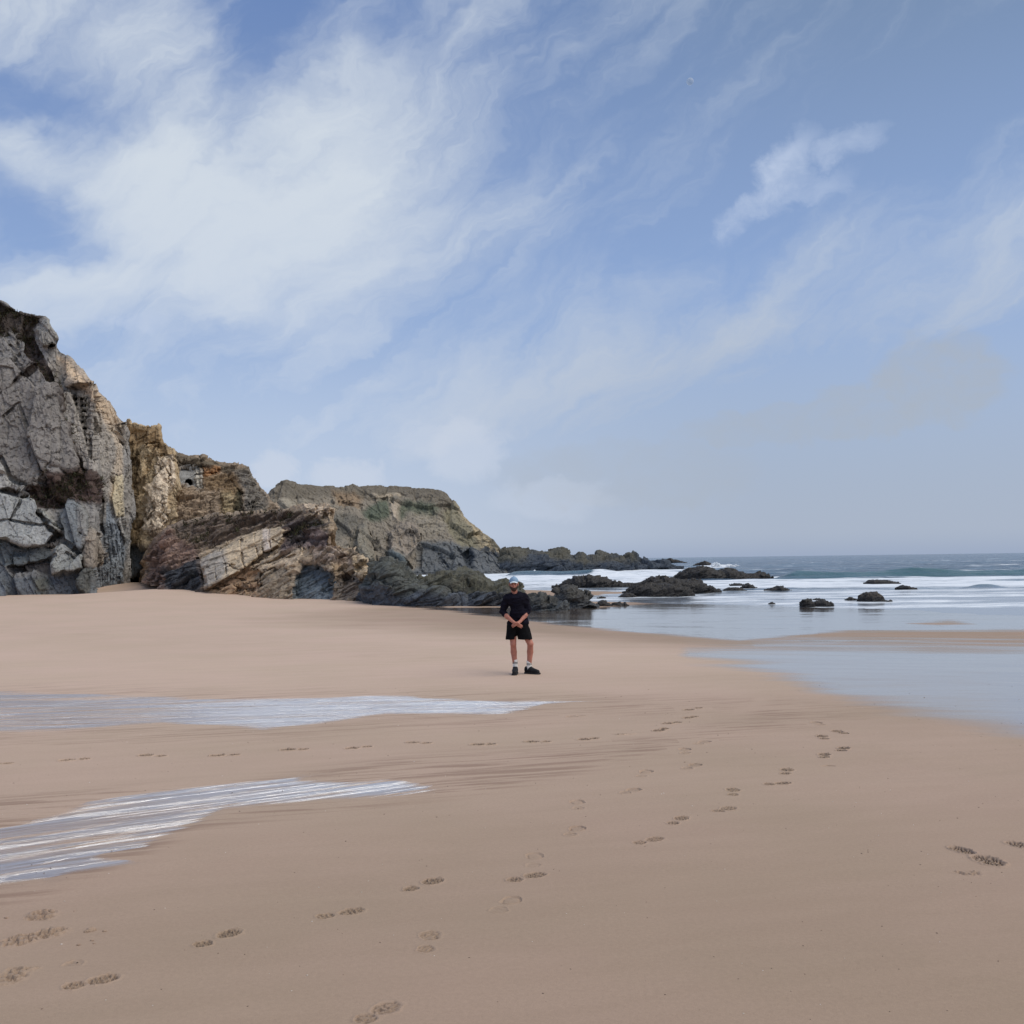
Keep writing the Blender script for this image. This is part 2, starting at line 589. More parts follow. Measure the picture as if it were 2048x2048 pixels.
# thin film of water on the flat sand at the right, and the strip in front of the reef
WETS = [
    ([(800, 1212), (900, 1222), (1100, 1247), (1300, 1267), (1480, 1280), (1700, 1262), (2100, 1262), (6000, 1300), (6000, 1230), (2400, 1200), (1700, 1195), (1300, 1190), (1180, 1202), (1000, 1214), (890, 1213)], 1.0, 7),
    ([(1380, 1306), (1500, 1300), (1750, 1293), (2100, 1285), (2400, 1280), (6000, 1320), (6000, 2300), (3500, 1760), (2500, 1545), (2048, 1462), (1900, 1436), (1700, 1398), (1560, 1350), (1450, 1322)], 1.0, 48),
    ([(1500, 1282), (1750, 1262), (2060, 1268), (6000, 1310), (6000, 1350), (2300, 1300), (1900, 1308), (1700, 1296), (1500, 1305)], .55, 22),
]
DAMPS = [
    ([(-2600, 1370), (-300, 1360), (0, 1368), (500, 1380), (900, 1378), (1250, 1392), (1500, 1400), (1450, 1425), (1200, 1430), (1000, 1450), (600, 1475), (200, 1490), (-300, 1500), (-2600, 1530)], .75, 18),
    ([(500, 1560), (800, 1515), (1100, 1495), (1350, 1465), (1480, 1440), (1560, 1400), (1800, 1415), (1650, 1445), (1450, 1475), (1250, 1525), (1000, 1580), (700, 1620), (400, 1660), (100, 1790), (-200, 1850), (-1500, 2400), (-1500, 1900), (-200, 1600), (200, 1580)], 1.0, 16),
    ([(-200, 1230), (300, 1260), (700, 1290), (1000, 1320), (1000, 1340), (600, 1315), (200, 1290), (-200, 1270)], .25, 25),
]


def wets(px, py):
    wv = np.zeros(px.shape)
    for poly, s, soft in WETS:
        wv = np.maximum(wv, s * smooth(soft, -soft, poly_sd(px, py, poly)))
    dv = np.zeros(px.shape)
    for poly, s, soft in DAMPS:
        dv = np.maximum(dv, s * smooth(soft, -soft, poly_sd(px, py, poly)))
    # bare bank between the two wet sheets
    bank = .40 * smooth(18, -12, poly_sd(px, py, [(1640, 1268), (1900, 1262), (6000, 1300), (6000, 1335), (2300, 1290), (2000, 1302), (1850, 1298), (1700, 1280)]))
    bank = np.maximum(bank, .8 * smooth(5, -4, poly_sd(px, py, [(1810, 1247), (1900, 1242), (1960, 1248), (1880, 1252)])))
    bank = np.maximum(bank, smooth(6, -4, poly_sd(px, py, [(1080, 1195), (1180, 1196), (1260, 1202), (1370, 1198), (1350, 1204), (1260, 1209), (1200, 1215), (1120, 1208)])))
    bank = np.maximum(bank, smooth(6, -4, poly_sd(px, py, [(880, 1208), (950, 1209), (1010, 1212), (950, 1214), (895, 1213)])))
    return wv * (1 - .92 * bank), dv


def pos_px(x, y, z):
    q = np.stack([x, y, z], -1).reshape(-1, 3) - CAM
    zz = np.maximum(q @ fw, .5)
    return (1024 + F * (q @ RT) / zz).reshape(x.shape), (1024 - F * (q @ UP) / zz).reshape(x.shape)


def axis(parts):
    out = [parts[0][0]]
    for a, b, s0, s1 in parts:
        x = a
        while x < b - 1e-6:
            t_ = (x - a) / (b - a)
            x = min(b, x + s0 + (s1 - s0) * t_)
            out.append(x)
    return np.array(out)


CELL = .04
XI = np.round(np.arange(-12, 12 + 1e-6, CELL), 4)
xs = np.r_[axis([(-900, -100, 100, 60), (-100, -12, 6, .12)])[:-1], XI, axis([(12, 60, .12, 3), (60, 900, 12, 100)])[1:]]
YI = np.round(np.arange(1.0, 21 + 1e-6, CELL), 4)
ys = np.r_[np.array([-900, -300, -100, -40, -15, -6, -2, 0]), YI, axis([(21, 60, .06, .4), (60, 140, .6, 4), (140, 900, 30, 200)])[1:]]
ix0 = int(np.searchsorted(xs, -12 - 1e-5)); iy0 = int(np.searchsorted(ys, 1.0 - 1e-5))


def sand_z(x, y):
    z = ground(x, y)
    q = np.stack([x.ravel() * .25, y.ravel() * .5, np.zeros(x.size)], -1)
    z = z + (fbm(q, 3, .5, 3).reshape(x.shape)) * .012 * smooth(80, 50, y)
    return z


GX, GY = np.meshgrid(xs, ys, indexing='ij')
GZ = sand_z(GX, GY)
NX, NY = GX.shape
px_, py_ = pos_px(GX, GY, GZ)
wetv, dampv = wets(px_, py_)
front = GY > 2
wetv *= front; dampv *= front
for poly in (STREAM1, STREAM2):
    GZ -= .014 * smooth(8, -14, poly_sd(px_, py_, poly)) * front

# footprints: (fore px, fore py, heel px, heel py, kind, strength)
PRINTS = [
    (701, 1822, 650, 1830, 'lug', 1), (863, 1761, 823, 1776, 'lug', 1), (1070, 1751, 1027, 1758, 'lug', .9), (1069, 1711, 1065, 1729, 'smooth', .6),
    (1170, 1702, 1141, 1713, 'lug', 1), (1022, 1801, 998, 1819, 'smooth', .6), (865, 1872, 846, 1899, 'stripe', .55), (768, 2020, 735, 2036, 'stripe', .9),
    (458, 1868, 405, 1888, 'lug', 1), (202, 1961, 150, 1972, 'lug', 1), (100, 1948, 147, 1930, 'smooth', .8), (51, 1877, 92, 1868, 'scuff', 1), (78, 1834, 72, 1858, 'scuff', 1),
    (1308, 1680, 1278, 1686, 'lug', .9), (1360, 1638, 1349, 1648, 'lug', 1), (1457, 1618, 1436, 1623, 'lug', 1), (1467, 1580, 1464, 1589, 'lug', 1),
    (1561, 1567, 1542, 1569, 'lug', 1), (1574, 1540, 1572, 1547, 'lug', 1), (1655, 1533, 1636, 1536, 'smooth', .8), (1649, 1510, 1648, 1515, 'lug', 1), (1686, 1497, 1684, 1502, 'lug', 1),
    (1643, 1473, 1650, 1478, 'lug', 1), (1677, 1464, 1685, 1466, 'lug', .9), (1633, 1446, 1641, 1450, 'smooth', .8), (1267, 1581, 1250, 1586, 'smooth', .9), (1291, 1543, 1284, 1553, 'smooth', .8),
    (1389, 1531, 1375, 1537, 'smooth', .8), (1368, 1500, 1372, 1507, 'smooth', .7), (1407, 1484, 1400, 1488, 'smooth', .7), (1155, 1605, 1155, 1617, 'smooth', .6), (1151, 1658, 1144, 1670, 'smooth', .8),
    (1317, 1462, 1329, 1459, 'lug', 1), (1337, 1447, 1354, 1445, 'lug', 1), (1242, 1468, 1263, 1467, 'lug', 1), (1170, 1479, 1188, 1477, 'lug', 1), (1377, 1435, 1388, 1433, 'lug', .9), (1377, 1419, 1398, 1416, 'lug', .8),
    (135, 1520, 168, 1517, 'lug', .9), (292, 1510, 323, 1511, 'lug', 1), (436, 1511, 469, 1509, 'lug', 1), (577, 1499.5, 606, 1499.5, 'lug', 1), (706, 1497, 733, 1494, 'lug', 1), (826, 1486, 853, 1486.5, 'lug', 1),
    (956, 1490, 981, 1489, 'lug', 1), (1064, 1483.5, 1092, 1484, 'lug', 1), (1972, 1719, 1930, 1703, 'slide', 1.4), (2086, 1703, 2046, 1692, 'slide', 1.4), (1920, 1738, 1890, 1728, 'scuff', .6),
    (40, 1941, 28, 1948, 'scuff', .6), (126, 1868, 110, 1860, 'scuff', .5), (-10, 1528, 14, 1527, 'lug', .8), (1146, 1432, 1160, 1431, 'smooth', .4),
]
def loose_sand(v):
    # the firm damp flat near the camera passes into the dry berm under the cliffs
    q = np.stack([v[:, 0] * .12, v[:, 1] * .25, v[:, 0] * 0], -1)
    return np.clip(smooth(2, 24, v[:, 1] - .35 * v[:, 0] + 3.0 * fbm(q, 2, .5, 12)) * smooth(-.16, -.015, v[:, 2] + .02 * fbm(q * 2, 2, .5, 14)), 0, 1)


V = [np.stack([GX, GY, GZ], -1).reshape(-1, 3)]
WT = [wetv.ravel()]; DM = [dampv.ravel()]
keep = np.ones((NX - 1, NY - 1), bool)
FACES = []
PRINT_MESH = []
voff = NX * NY
used = np.zeros((NX - 1, NY - 1), bool)
for pk, (fx, fy, hx, hy, kind, stg) in enumerate(PRINTS):
    a = G(fx, fy); b = G(hx, hy)
    ax = (a - b)[:2]; L = np.linalg.norm(ax)
    ax = ax / L
    L = float(np.clip(L, .13, .22))
    mid = (a + b)[:2] / 2
    a2 = mid + ax * L / 2; b2 = mid - ax * L / 2
    nrm = np.array([-ax[1], ax[0]])
    jr = RS.rand(3)
    if kind != 'slide':
        ja = (jr[0] - .5) * .3
        ax = np.array([ax[0] * math.cos(ja) - ax[1] * math.sin(ja), ax[0] * math.sin(ja) + ax[1] * math.cos(ja)]); nrm = np.array([-ax[1], ax[0]])
        a2 = mid + ax * L / 2; b2 = mid - ax * L / 2
    stg = stg * (.75 + .45 * jr[1])
    hw, hl = (.12, .15) if kind == 'scuff' else (.12, .14) if kind == 'slide' else (.095, .11)
    corners = np.array([a2 + ax * hl + nrm * hw, a2 + ax * hl - nrm * hw, b2 - ax * hl + nrm * hw, b2 - ax * hl - nrm * hw])
    lo = corners.min(0) - .03; hi = corners.max(0) + .03
    i0 = ix0 + int(math.floor((lo[0] + 12) / CELL)); i1 = ix0 + int(math.ceil((hi[0] + 12) / CELL))
    j0 = iy0 + int(math.floor((lo[1] - 1) / CELL)); j1 = iy0 + int(math.ceil((hi[1] - 1) / CELL))
    j0 = max(j0, iy0)
    if kind == 'slide':
        while i0 < i1 - 3 and used[i0, j0:j1].any(): i0 += 1
    if used[i0:i1, j0:j1].any():      # overlapping block: pull the block edges in
        while used[i0:i1, j0].any() and j0 < j1 - 3: j0 += 1
        while used[i0:i1, j1 - 1].any() and j1 > j0 + 3: j1 -= 1
        while i0 < i1 - 3 and used[i0, j0:j1].any(): i0 += 1
        while i1 > i0 + 3 and used[i1 - 1, j0:j1].any(): i1 -= 1
        if used[i0:i1, j0:j1].any():
            continue
    used[i0:i1, j0:j1] = True
    keep[i0:i1, j0:j1] = False
    sub = 8
    nu, nv = (i1 - i0) * sub + 1, (j1 - j0) * sub + 1
    gx = np.interp(np.arange(nu) / sub, np.arange(i1 - i0 + 1), xs[i0:i1 + 1])
    gy = np.interp(np.arange(nv) / sub, np.arange(j1 - j0 + 1), ys[j0:j1 + 1])
    X, Y = np.meshgrid(gx, gy, indexing='ij')
    Zc = GZ[i0:i1 + 1, j0:j1 + 1]
    tmp = np.stack([np.interp(np.arange(nu) / sub, np.arange(i1 - i0 + 1), Zc[:, j]) for j in range(j1 - j0 + 1)], 1)
    Z = np.stack([np.interp(np.arange(nv) / sub, np.arange(j1 - j0 + 1), tmp[i]) for i in range(nu)], 0)
    # print relief in local axes
    lx = (X - mid[0]) * ax[0] + (Y - mid[1]) * ax[1]
    ly = (X - mid[0]) * nrm[0] + (Y - mid[1]) * nrm[1]
    wob = perlin(np.stack([X.ravel() * 22, Y.ravel() * 22, np.full(X.size, pk * 3.1)], -1)).reshape(X.shape) * .015
    def pad(cx, rl, rw):
        return np.sqrt(((lx - cx) / rl) ** 2 + ((ly + wob) / rw) ** 2)
    far = smooth(8, 14, mid[1])
    e1 = pad(L / 2 + .005, .080 + .012 * far, .061 + .008 * far); e2 = pad(-L / 2, .055 + .010 * far, .051 + .006 * far)
    if kind == 'scuff':
        e1 = pad(L / 2 + .02, .115, .085); e2 = pad(-L / 2 - .01, .10, .08)
    if kind == 'slide':
        e1 = pad(L / 2 + .02, .13, .085); e2 = pad(-L / 2 - .03, .11, .065)
    stg = stg * (1 + 1.0 * far)
    e = np.minimum(e1, e2)
    pit = smooth(1.02, .82, e)
    if kind == 'lug':
        gl = .022 + .007 * jr[2]
        row = np.floor(lx / gl)
        u_ = (lx / gl) % 1 - .5
        v_ = ((ly + .5 * gl * (row % 2)) / gl) % 1 - .5
        lug = smooth(.46, .30, np.sqrt(u_ ** 2 + v_ ** 2))
        dep = pit * (.003 + .034 * lug)
    elif kind in ('stripe', 'slide'):
        s_ = np.sin((lx * .8 + ly * .9 + wob * 2) * 2 * np.pi / .030)
        dep = pit * (.003 + .020 * smooth(.1, .6, s_)) * (1.6 if kind == 'slide' else 1)
    elif kind == 'scuff':
        q = np.stack([X.ravel() * 26, Y.ravel() * 26, np.full(X.size, 7.7 + pk)], -1)
        nz = fbm(q, 3, .6).reshape(X.shape)
        dep = smooth(1.1, .6, e) * (.004 + .022 * smooth(.05, .35, nz)) - smooth(1.15, .8, e) * .020 * smooth(.1, .4, -nz)
    else:
        s_ = np.sin((lx + wob) * 2 * np.pi / .05)
        dep = pit * (.004 + .003 * s_) + .012 * smooth(.25, .0, np.abs(e - .92)) * smooth(-.02, .05, lx * np.sign(L))
    crumb = fbm(np.stack([X.ravel() * 40, Y.ravel() * 40, np.full(X.size, pk * 1.7)], -1), 3, .6, 15).reshape(X.shape)
    if kind in ('lug', 'stripe'):
        dep = dep * (.35 + .75 * smooth(-.35, .15, crumb)) - pit * .006 * smooth(.2, .5, -crumb)
    rim = (.0035 + .006 * np.clip(crumb, 0, 1)) * np.exp(-((e - 1.12) / .12) ** 2)
    Zp = Z - stg * dep * 1.15 + stg * rim
    edge = np.minimum(np.minimum(X - gx[0], gx[-1] - X), np.minimum(Y - gy[0], gy[-1] - Y))
    k_ = smooth(0, .02, edge)
    Zp = Z + (Zp - Z) * k_
    pv = np.stack([X, Y, Zp], -1).reshape(-1, 3)
    fc = grid_faces(nu, nv)
    inside = (e < 1.16).ravel()
    fin = inside[fc].all(1)
    wz = np.full(nu * nv, float(wetv[i0, j0])); dz_ = np.full(nu * nv, 0.0)
    FACES.append(fc[~fin] + voff)
    V.append(pv); WT.append(wz); DM.append(dz_)
    voff += len(pv)
    if fin.any():
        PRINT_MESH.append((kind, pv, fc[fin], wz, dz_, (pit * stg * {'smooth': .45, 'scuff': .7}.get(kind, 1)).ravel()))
base_faces = grid_faces(NX, NY)[keep.ravel()]
Vg = np.concatenate(V); Wg = np.concatenate(WT); Dg = np.concatenate(DM)
Lg = loose_sand(Vg)
beach = link('beach', sub_mesh('beach', Vg, np.concatenate([base_faces] + FACES), M_SAND, None, {'wet': Wg, 'damp': Dg, 'loose': Lg}), None,
             'smooth pale tan sand beach, wet and shining towards the sea', 'beach', 'structure')
PL = {'slide': 'long dragged shoe print with deep slanting grooves', 'lug': 'clear shoe print with a pattern of round lug pits', 'smooth': 'faint flat shoe print with a soft rim', 'stripe': 'shoe print with slanting grooves', 'scuff': 'scuffed print of churned sand'}
for kind, pv, fc, wz, dz_, pr_ in PRINT_MESH:
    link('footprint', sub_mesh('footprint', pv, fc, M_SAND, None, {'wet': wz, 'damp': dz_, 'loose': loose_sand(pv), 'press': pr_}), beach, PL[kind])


# ------------------------------------------------------------------ running water on the sand
def stream_material(name, ang, sx, sy, bd, amp=4.6):
    m, t = material(name)
    p = t.pos()
    cov = t.attr('cover')
    calm = t.attr('calm')
    q = t.mapping(p, rot=(0, 0, -ang), scale=(sx, sy, 1))
    s1 = t.noise(q, 1.0, 7, .62, .5)
    s2 = t.noise(t.mapping(q, loc=(4, 9, 2), scale=(.8, 2.2, 1)), 1.0, 5, .58, .8)
    s = t.math('ADD', t.math('MULTIPLY', s1, .65), t.math('MULTIPLY', s2, .35))
    c = t.math('ADD', cov, t.math('MULTIPLY', t.math('SUBTRACT', s, .5), amp))
    c = t.math('MULTIPLY', t.ramp(c, .16, .78), t.ramp(cov, .0, .30))
    gl = t.n('ShaderNodeBsdfGlossy'); gl.inputs['Roughness'].default_value = .30
    gl.inputs['Color'].default_value = (1, 1, 1, 1)
    nb = t.bump(t.math('MULTIPLY', t.math('ADD', s2, t.math('MULTIPLY', t.noise(q, 3, 3, .5), .25)), t.math('SUBTRACT', 1, t.math('MULTIPLY', calm, t.ramp(s1, .36, .52)))), 1.0, bd)
    t.put(gl.inputs['Normal'], nb)
    tr = t.n('ShaderNodeBsdfTransparent'); tr.inputs[0].default_value = (1, 1, 1, 1)
    lw = t.n('ShaderNodeLayerWeight'); lw.inputs[0].default_value = .5
    c = t.math('MULTIPLY', c, t.math('SUBTRACT', 1, t.math('MULTIPLY', calm, t.ramp(s2, .40, .58, .75, .15))))
    fac = t.math('MULTIPLY', c, t.math('POWER', lw.outputs['Facing'], 1.3))
    ms = t.n('ShaderNodeMixShader')
    t.put(ms.inputs[0], fac)
    t.t.links.new(tr.outputs[0], ms.inputs[1]); t.t.links.new(gl.outputs[0], ms.inputs[2])
    t.out(ms.outputs[0])
    return m


def stream(poly, mat, label, step, calm_max=.0, soft=14):
    pts = np.array([G(*p)[:2] for p in poly])
    lo, hi = pts.min(0) - .3, pts.max(0) + .3
    gx = np.arange(lo[0], hi[0], step); gy = np.arange(lo[1], hi[1], step)
    X, Y = np.meshgrid(gx, gy, indexing='ij')
    Z = sand_z(X, Y) - .004
    a, b = pos_px(X, Y, Z)
    sd = poly_sd(a, b, poly)
    cov = smooth(.5 * soft, -soft, sd) * .68
    fc = grid_faces(len(gx), len(gy))
    ok = (sd.ravel() < 9)[fc].any(1)
    v = np.stack([X, Y, Z], -1).reshape(-1, 3)
    return link('stream', sub_mesh('stream', v, fc[ok], mat, None, {'cover': cov.ravel(), 'calm': (calm_max * smooth(620, 180, a)).ravel()}), None, label, 'stream', 'structure')


stream(STREAM1, stream_material('stream_water_far', math.radians(5), .55, 4.0, .30, 2.4), 'shallow white gleaming strip of running water nearer the man', .06, .9, 7)
stream(STREAM2, stream_material('stream_water_near', math.radians(31), .6, 4.2, .075, 2.8), 'shallow rippled runnel fanning out at lower left of the sand', .05, .6)

# ------------------------------------------------------------------ cliffs
def pl(pts, off=(0, 0), s=1.0):
    return [(off[0] + x / s, off[1] + y / s) for x, y in pts]


Z1 = lambda *p: pl(p, (0, 580), 3.018)
Z2 = lambda *p: pl(p, (200, 820), 4.6)
Z3 = lambda *p: pl(p, (520, 940), 3.715)
Z4 = lambda *p: pl(p, (0, 900), 6.0375)
SCRUB = []          # spots for leaf tufts: (positions, normals)


def interp(pts, x):
    pts = sorted(pts)
    return np.interp(x, [p[0] for p in pts], [p[1] for p in pts])


def cliff(name, label, cat, kind, mat, top, base, depth, lean, base_col, zones=(), cracks=(), seed=0, res=1.0, fac=(3.0, 1.0, .35), amp=(.55, .22, .07),
          aniso=(1, 1, 1), rot=0.0, ret=(-.25, 1), nv=None, back=26, parts=(), leftret=None, crest=.12, slope_top=0.0):
    """a rock face: every point is given by where it stands (bearing, height and distance), with slabs, joints and ledges in relief"""
    x0 = min(p[0] for p in top); x1 = max(p[0] for p in top)
    nu = int((x1 - x0) / res) + 1
    xs_ = np.linspace(x0, x1, nu)
    yt = interp(top, xs_); yb = interp(base, xs_)
    Yd = interp(depth, xs_); ln = interp(lean, xs_)
    nv = nv or int((yb - yt).max() / res) + 1
    v_ = np.linspace(-.035, 1, nv)
    PX = np.repeat(xs_[:, None], nv, 1)
    PY = yb[:, None] + (yt - yb)[:, None] * v_[None]
    vv = np.clip(v_, 0, 1)
    D = Yd[:, None] + ln[:, None] * (vv[None] ** 1.25)
    wx = 5 * fbm(np.stack([PX.ravel() / 38, PY.ravel() / 38, np.full(PX.size, seed)], -1), 3, .6, 21).reshape(PX.shape)
    wy = 5 * fbm(np.stack([PX.ravel() / 38, PY.ravel() / 38, np.full(PX.size, seed + 9.)], -1), 3, .6, 23).reshape(PX.shape)
    QX, QY = PX + wx * .6, PY + wy * .6
    col = np.empty(PX.shape + (3,)); col[:] = rgb(*base_col)
    ids = np.zeros(PX.shape, int)
    rough = np.ones(PX.shape)
    for zi, z in enumerate(zones):
        poly = z['p']
        xs0 = min(p[0] for p in poly) - 40; xs1 = max(p[0] for p in poly) + 40
        sel = (xs_ > xs0) & (xs_ < xs1)
        if not sel.any():
            continue
        sd = poly_sd(QX[sel], QY[sel], poly)
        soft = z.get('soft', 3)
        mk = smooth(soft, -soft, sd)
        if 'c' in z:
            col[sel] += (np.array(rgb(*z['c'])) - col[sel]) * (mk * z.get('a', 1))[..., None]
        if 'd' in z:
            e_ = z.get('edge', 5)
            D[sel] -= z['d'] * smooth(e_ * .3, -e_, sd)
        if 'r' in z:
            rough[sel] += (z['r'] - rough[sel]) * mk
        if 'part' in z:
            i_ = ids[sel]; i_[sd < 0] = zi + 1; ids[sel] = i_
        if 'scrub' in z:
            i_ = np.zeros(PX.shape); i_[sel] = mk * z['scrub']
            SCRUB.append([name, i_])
    for ck in cracks:
        wd, dp = ck[1], ck[2]
        xs0 = min(p[0] for p in ck[0]) - 12; xs1 = max(p[0] for p in ck[0]) + 12
        sel = (xs_ > xs0) & (xs_ < xs1)
        if sel.any():
            d = line_d(PX[sel] + wx[sel] * .35, PY[sel] + wy[sel] * .35, ck[0])
            D[sel] += (.58 * dp) * np.exp(-(d / wd) ** 2)
    Pm = P3(PX, PY, D).reshape(PX.shape + (3,))
    Pm[..., 2] = np.maximum(Pm[..., 2], -3)
    # close the mass behind the crest and round its ends
    rows = [Pm]
    last = Pm[:, -1:, :]
    # the crest runs back and then falls away behind, so that the mass is closed
    for k, (dy_, dz__) in enumerate([(.25, crest), (.8, crest * 1.3), (2, crest * 1.2), (5, crest + slope_top * 5), (back * .5, slope_top * back * .5), (back, slope_top * back - 1.0)]):
        rows.append(last + np.stack([(last[..., 0] / last[..., 1] - .06) * dy_, np.full(last.shape[:2], dy_), np.full(last.shape[:2], dz__ - .02 * dy_)], -1))
    endrow = rows[-1].copy(); endrow[..., 1] += 4; endrow[..., 2] = np.minimum(endrow[..., 2], -1.5); rows.append(endrow)
    Pm = np.concatenate(rows, 1)
    extra = Pm.shape[1] - nv
    col = np.concatenate([col, np.repeat(col[:, -1:], extra, 1)], 1)
    ids = np.concatenate([ids, np.zeros((nu, extra), int)], 1)
    rough = np.concatenate([rough, np.repeat(rough[:, -1:], extra, 1)], 1)
    if ret is not None:
        cols = []
        for k in (.15, .4, .8, 1.4, 2.2, 3.4, 5, 8, 12):
            c_ = Pm[-1:].copy()
            c_[..., 0] += (c_[..., 0] / c_[..., 1] + ret[0]) * k; c_[..., 1] += ret[1] * k
            cols.append(c_)
        Pm = np.concatenate([Pm] + cols, 0)
        e = len(cols)
        col = np.concatenate([col, np.repeat(col[-1:], e, 0)], 0)
        ids = np.concatenate([ids, np.zeros((e, ids.shape[1]), int)], 0)
        rough = np.concatenate([rough, np.repeat(rough[-1:], e, 0)], 0)
    # normals of the undisplaced sheet, smoothed by wide differences
    gu = np.gradient(Pm, axis=0); gv = np.gradient(Pm, axis=1)
    N_ = np.cross(gu, gv)
    N_ /= np.linalg.norm(N_, axis=2, keepdims=True) + 1e-9
    tow = (CAM - Pm)
    sgn = np.sign((N_ * tow).sum(2).mean())
    N_ *= sgn
    N_ = N_ * .6 + .4 * (tow / np.linalg.norm(tow, axis=2, keepdims=True)) * np.array([1, 1, .2])
    N_ /= np.linalg.norm(N_, axis=2, keepdims=True) + 1e-9
    q = Pm.reshape(-1, 3).astype(np.float32)
    cr, sr = math.cos(rot), math.sin(rot)
    qr = np.stack([q[:, 0] * cr - q[:, 2] * sr, q[:, 1], q[:, 0] * sr + q[:, 2] * cr], -1) / np.array(aniso, np.float32)
    qr = qr + .25 * fac[0] * np.stack([perlin(q / fac[0] * .7, 31), perlin(q / fac[0] * .7, 32), perlin(q / fac[0] * .7, 33)], -1) * .5
    disp = 0
    for o, (s_, a_) in enumerate(zip(fac, amp)):
        h, ed, cc = facets(qr / s_, 40 + seed * 7 + o, 1.6)
        disp = disp + a_ * h * 1.4 - a_ * .14 * np.exp(-(ed / .035) ** 2)
    disp = disp + amp[1] * .7 * fbm(q / fac[1] * .8, 4, .55, 50 + seed)
    vt = np.r_[v_, np.ones(extra)]
    rg = (rough * (1 - .5 * smooth(.93, .99, vt))[None]).ravel()
    q = q + N_.reshape(-1, 3) * (disp * rg)[:, None]
    fc = grid_faces(Pm.shape[0], Pm.shape[1])
    if sgn < 0:
        fc = fc[:, ::-1]
    cv = col.reshape(-1, 3)
    idf = ids.ravel()
    fid = np.where((idf[fc] == idf[fc][:, :1]).all(1), idf[fc][:, 0], 0)
    root = link(name, sub_mesh(name, q, fc[fid == 0], mat, cv), None, label, cat, kind)
    for zi, z in enumerate(zones):
        if 'part' in z:
            f_ = fc[fid == zi + 1]
            if len(f_):
                link(z['part'], sub_mesh(z['part'], q, f_, mat, cv), root, z.get('label'))
    for sc in SCRUB:
        if sc[0] == name and len(sc) == 2:
            mk = np.zeros(Pm.shape[:2]); mk[:sc[1].shape[0], :sc[1].shape[1]] = sc[1]
            sc.append(q.copy()); sc[1] = mk.ravel(); sc.append(N_.reshape(-1, 3))
    return root


GREY = (136, 132, 127)
SCR = (64, 56, 50)
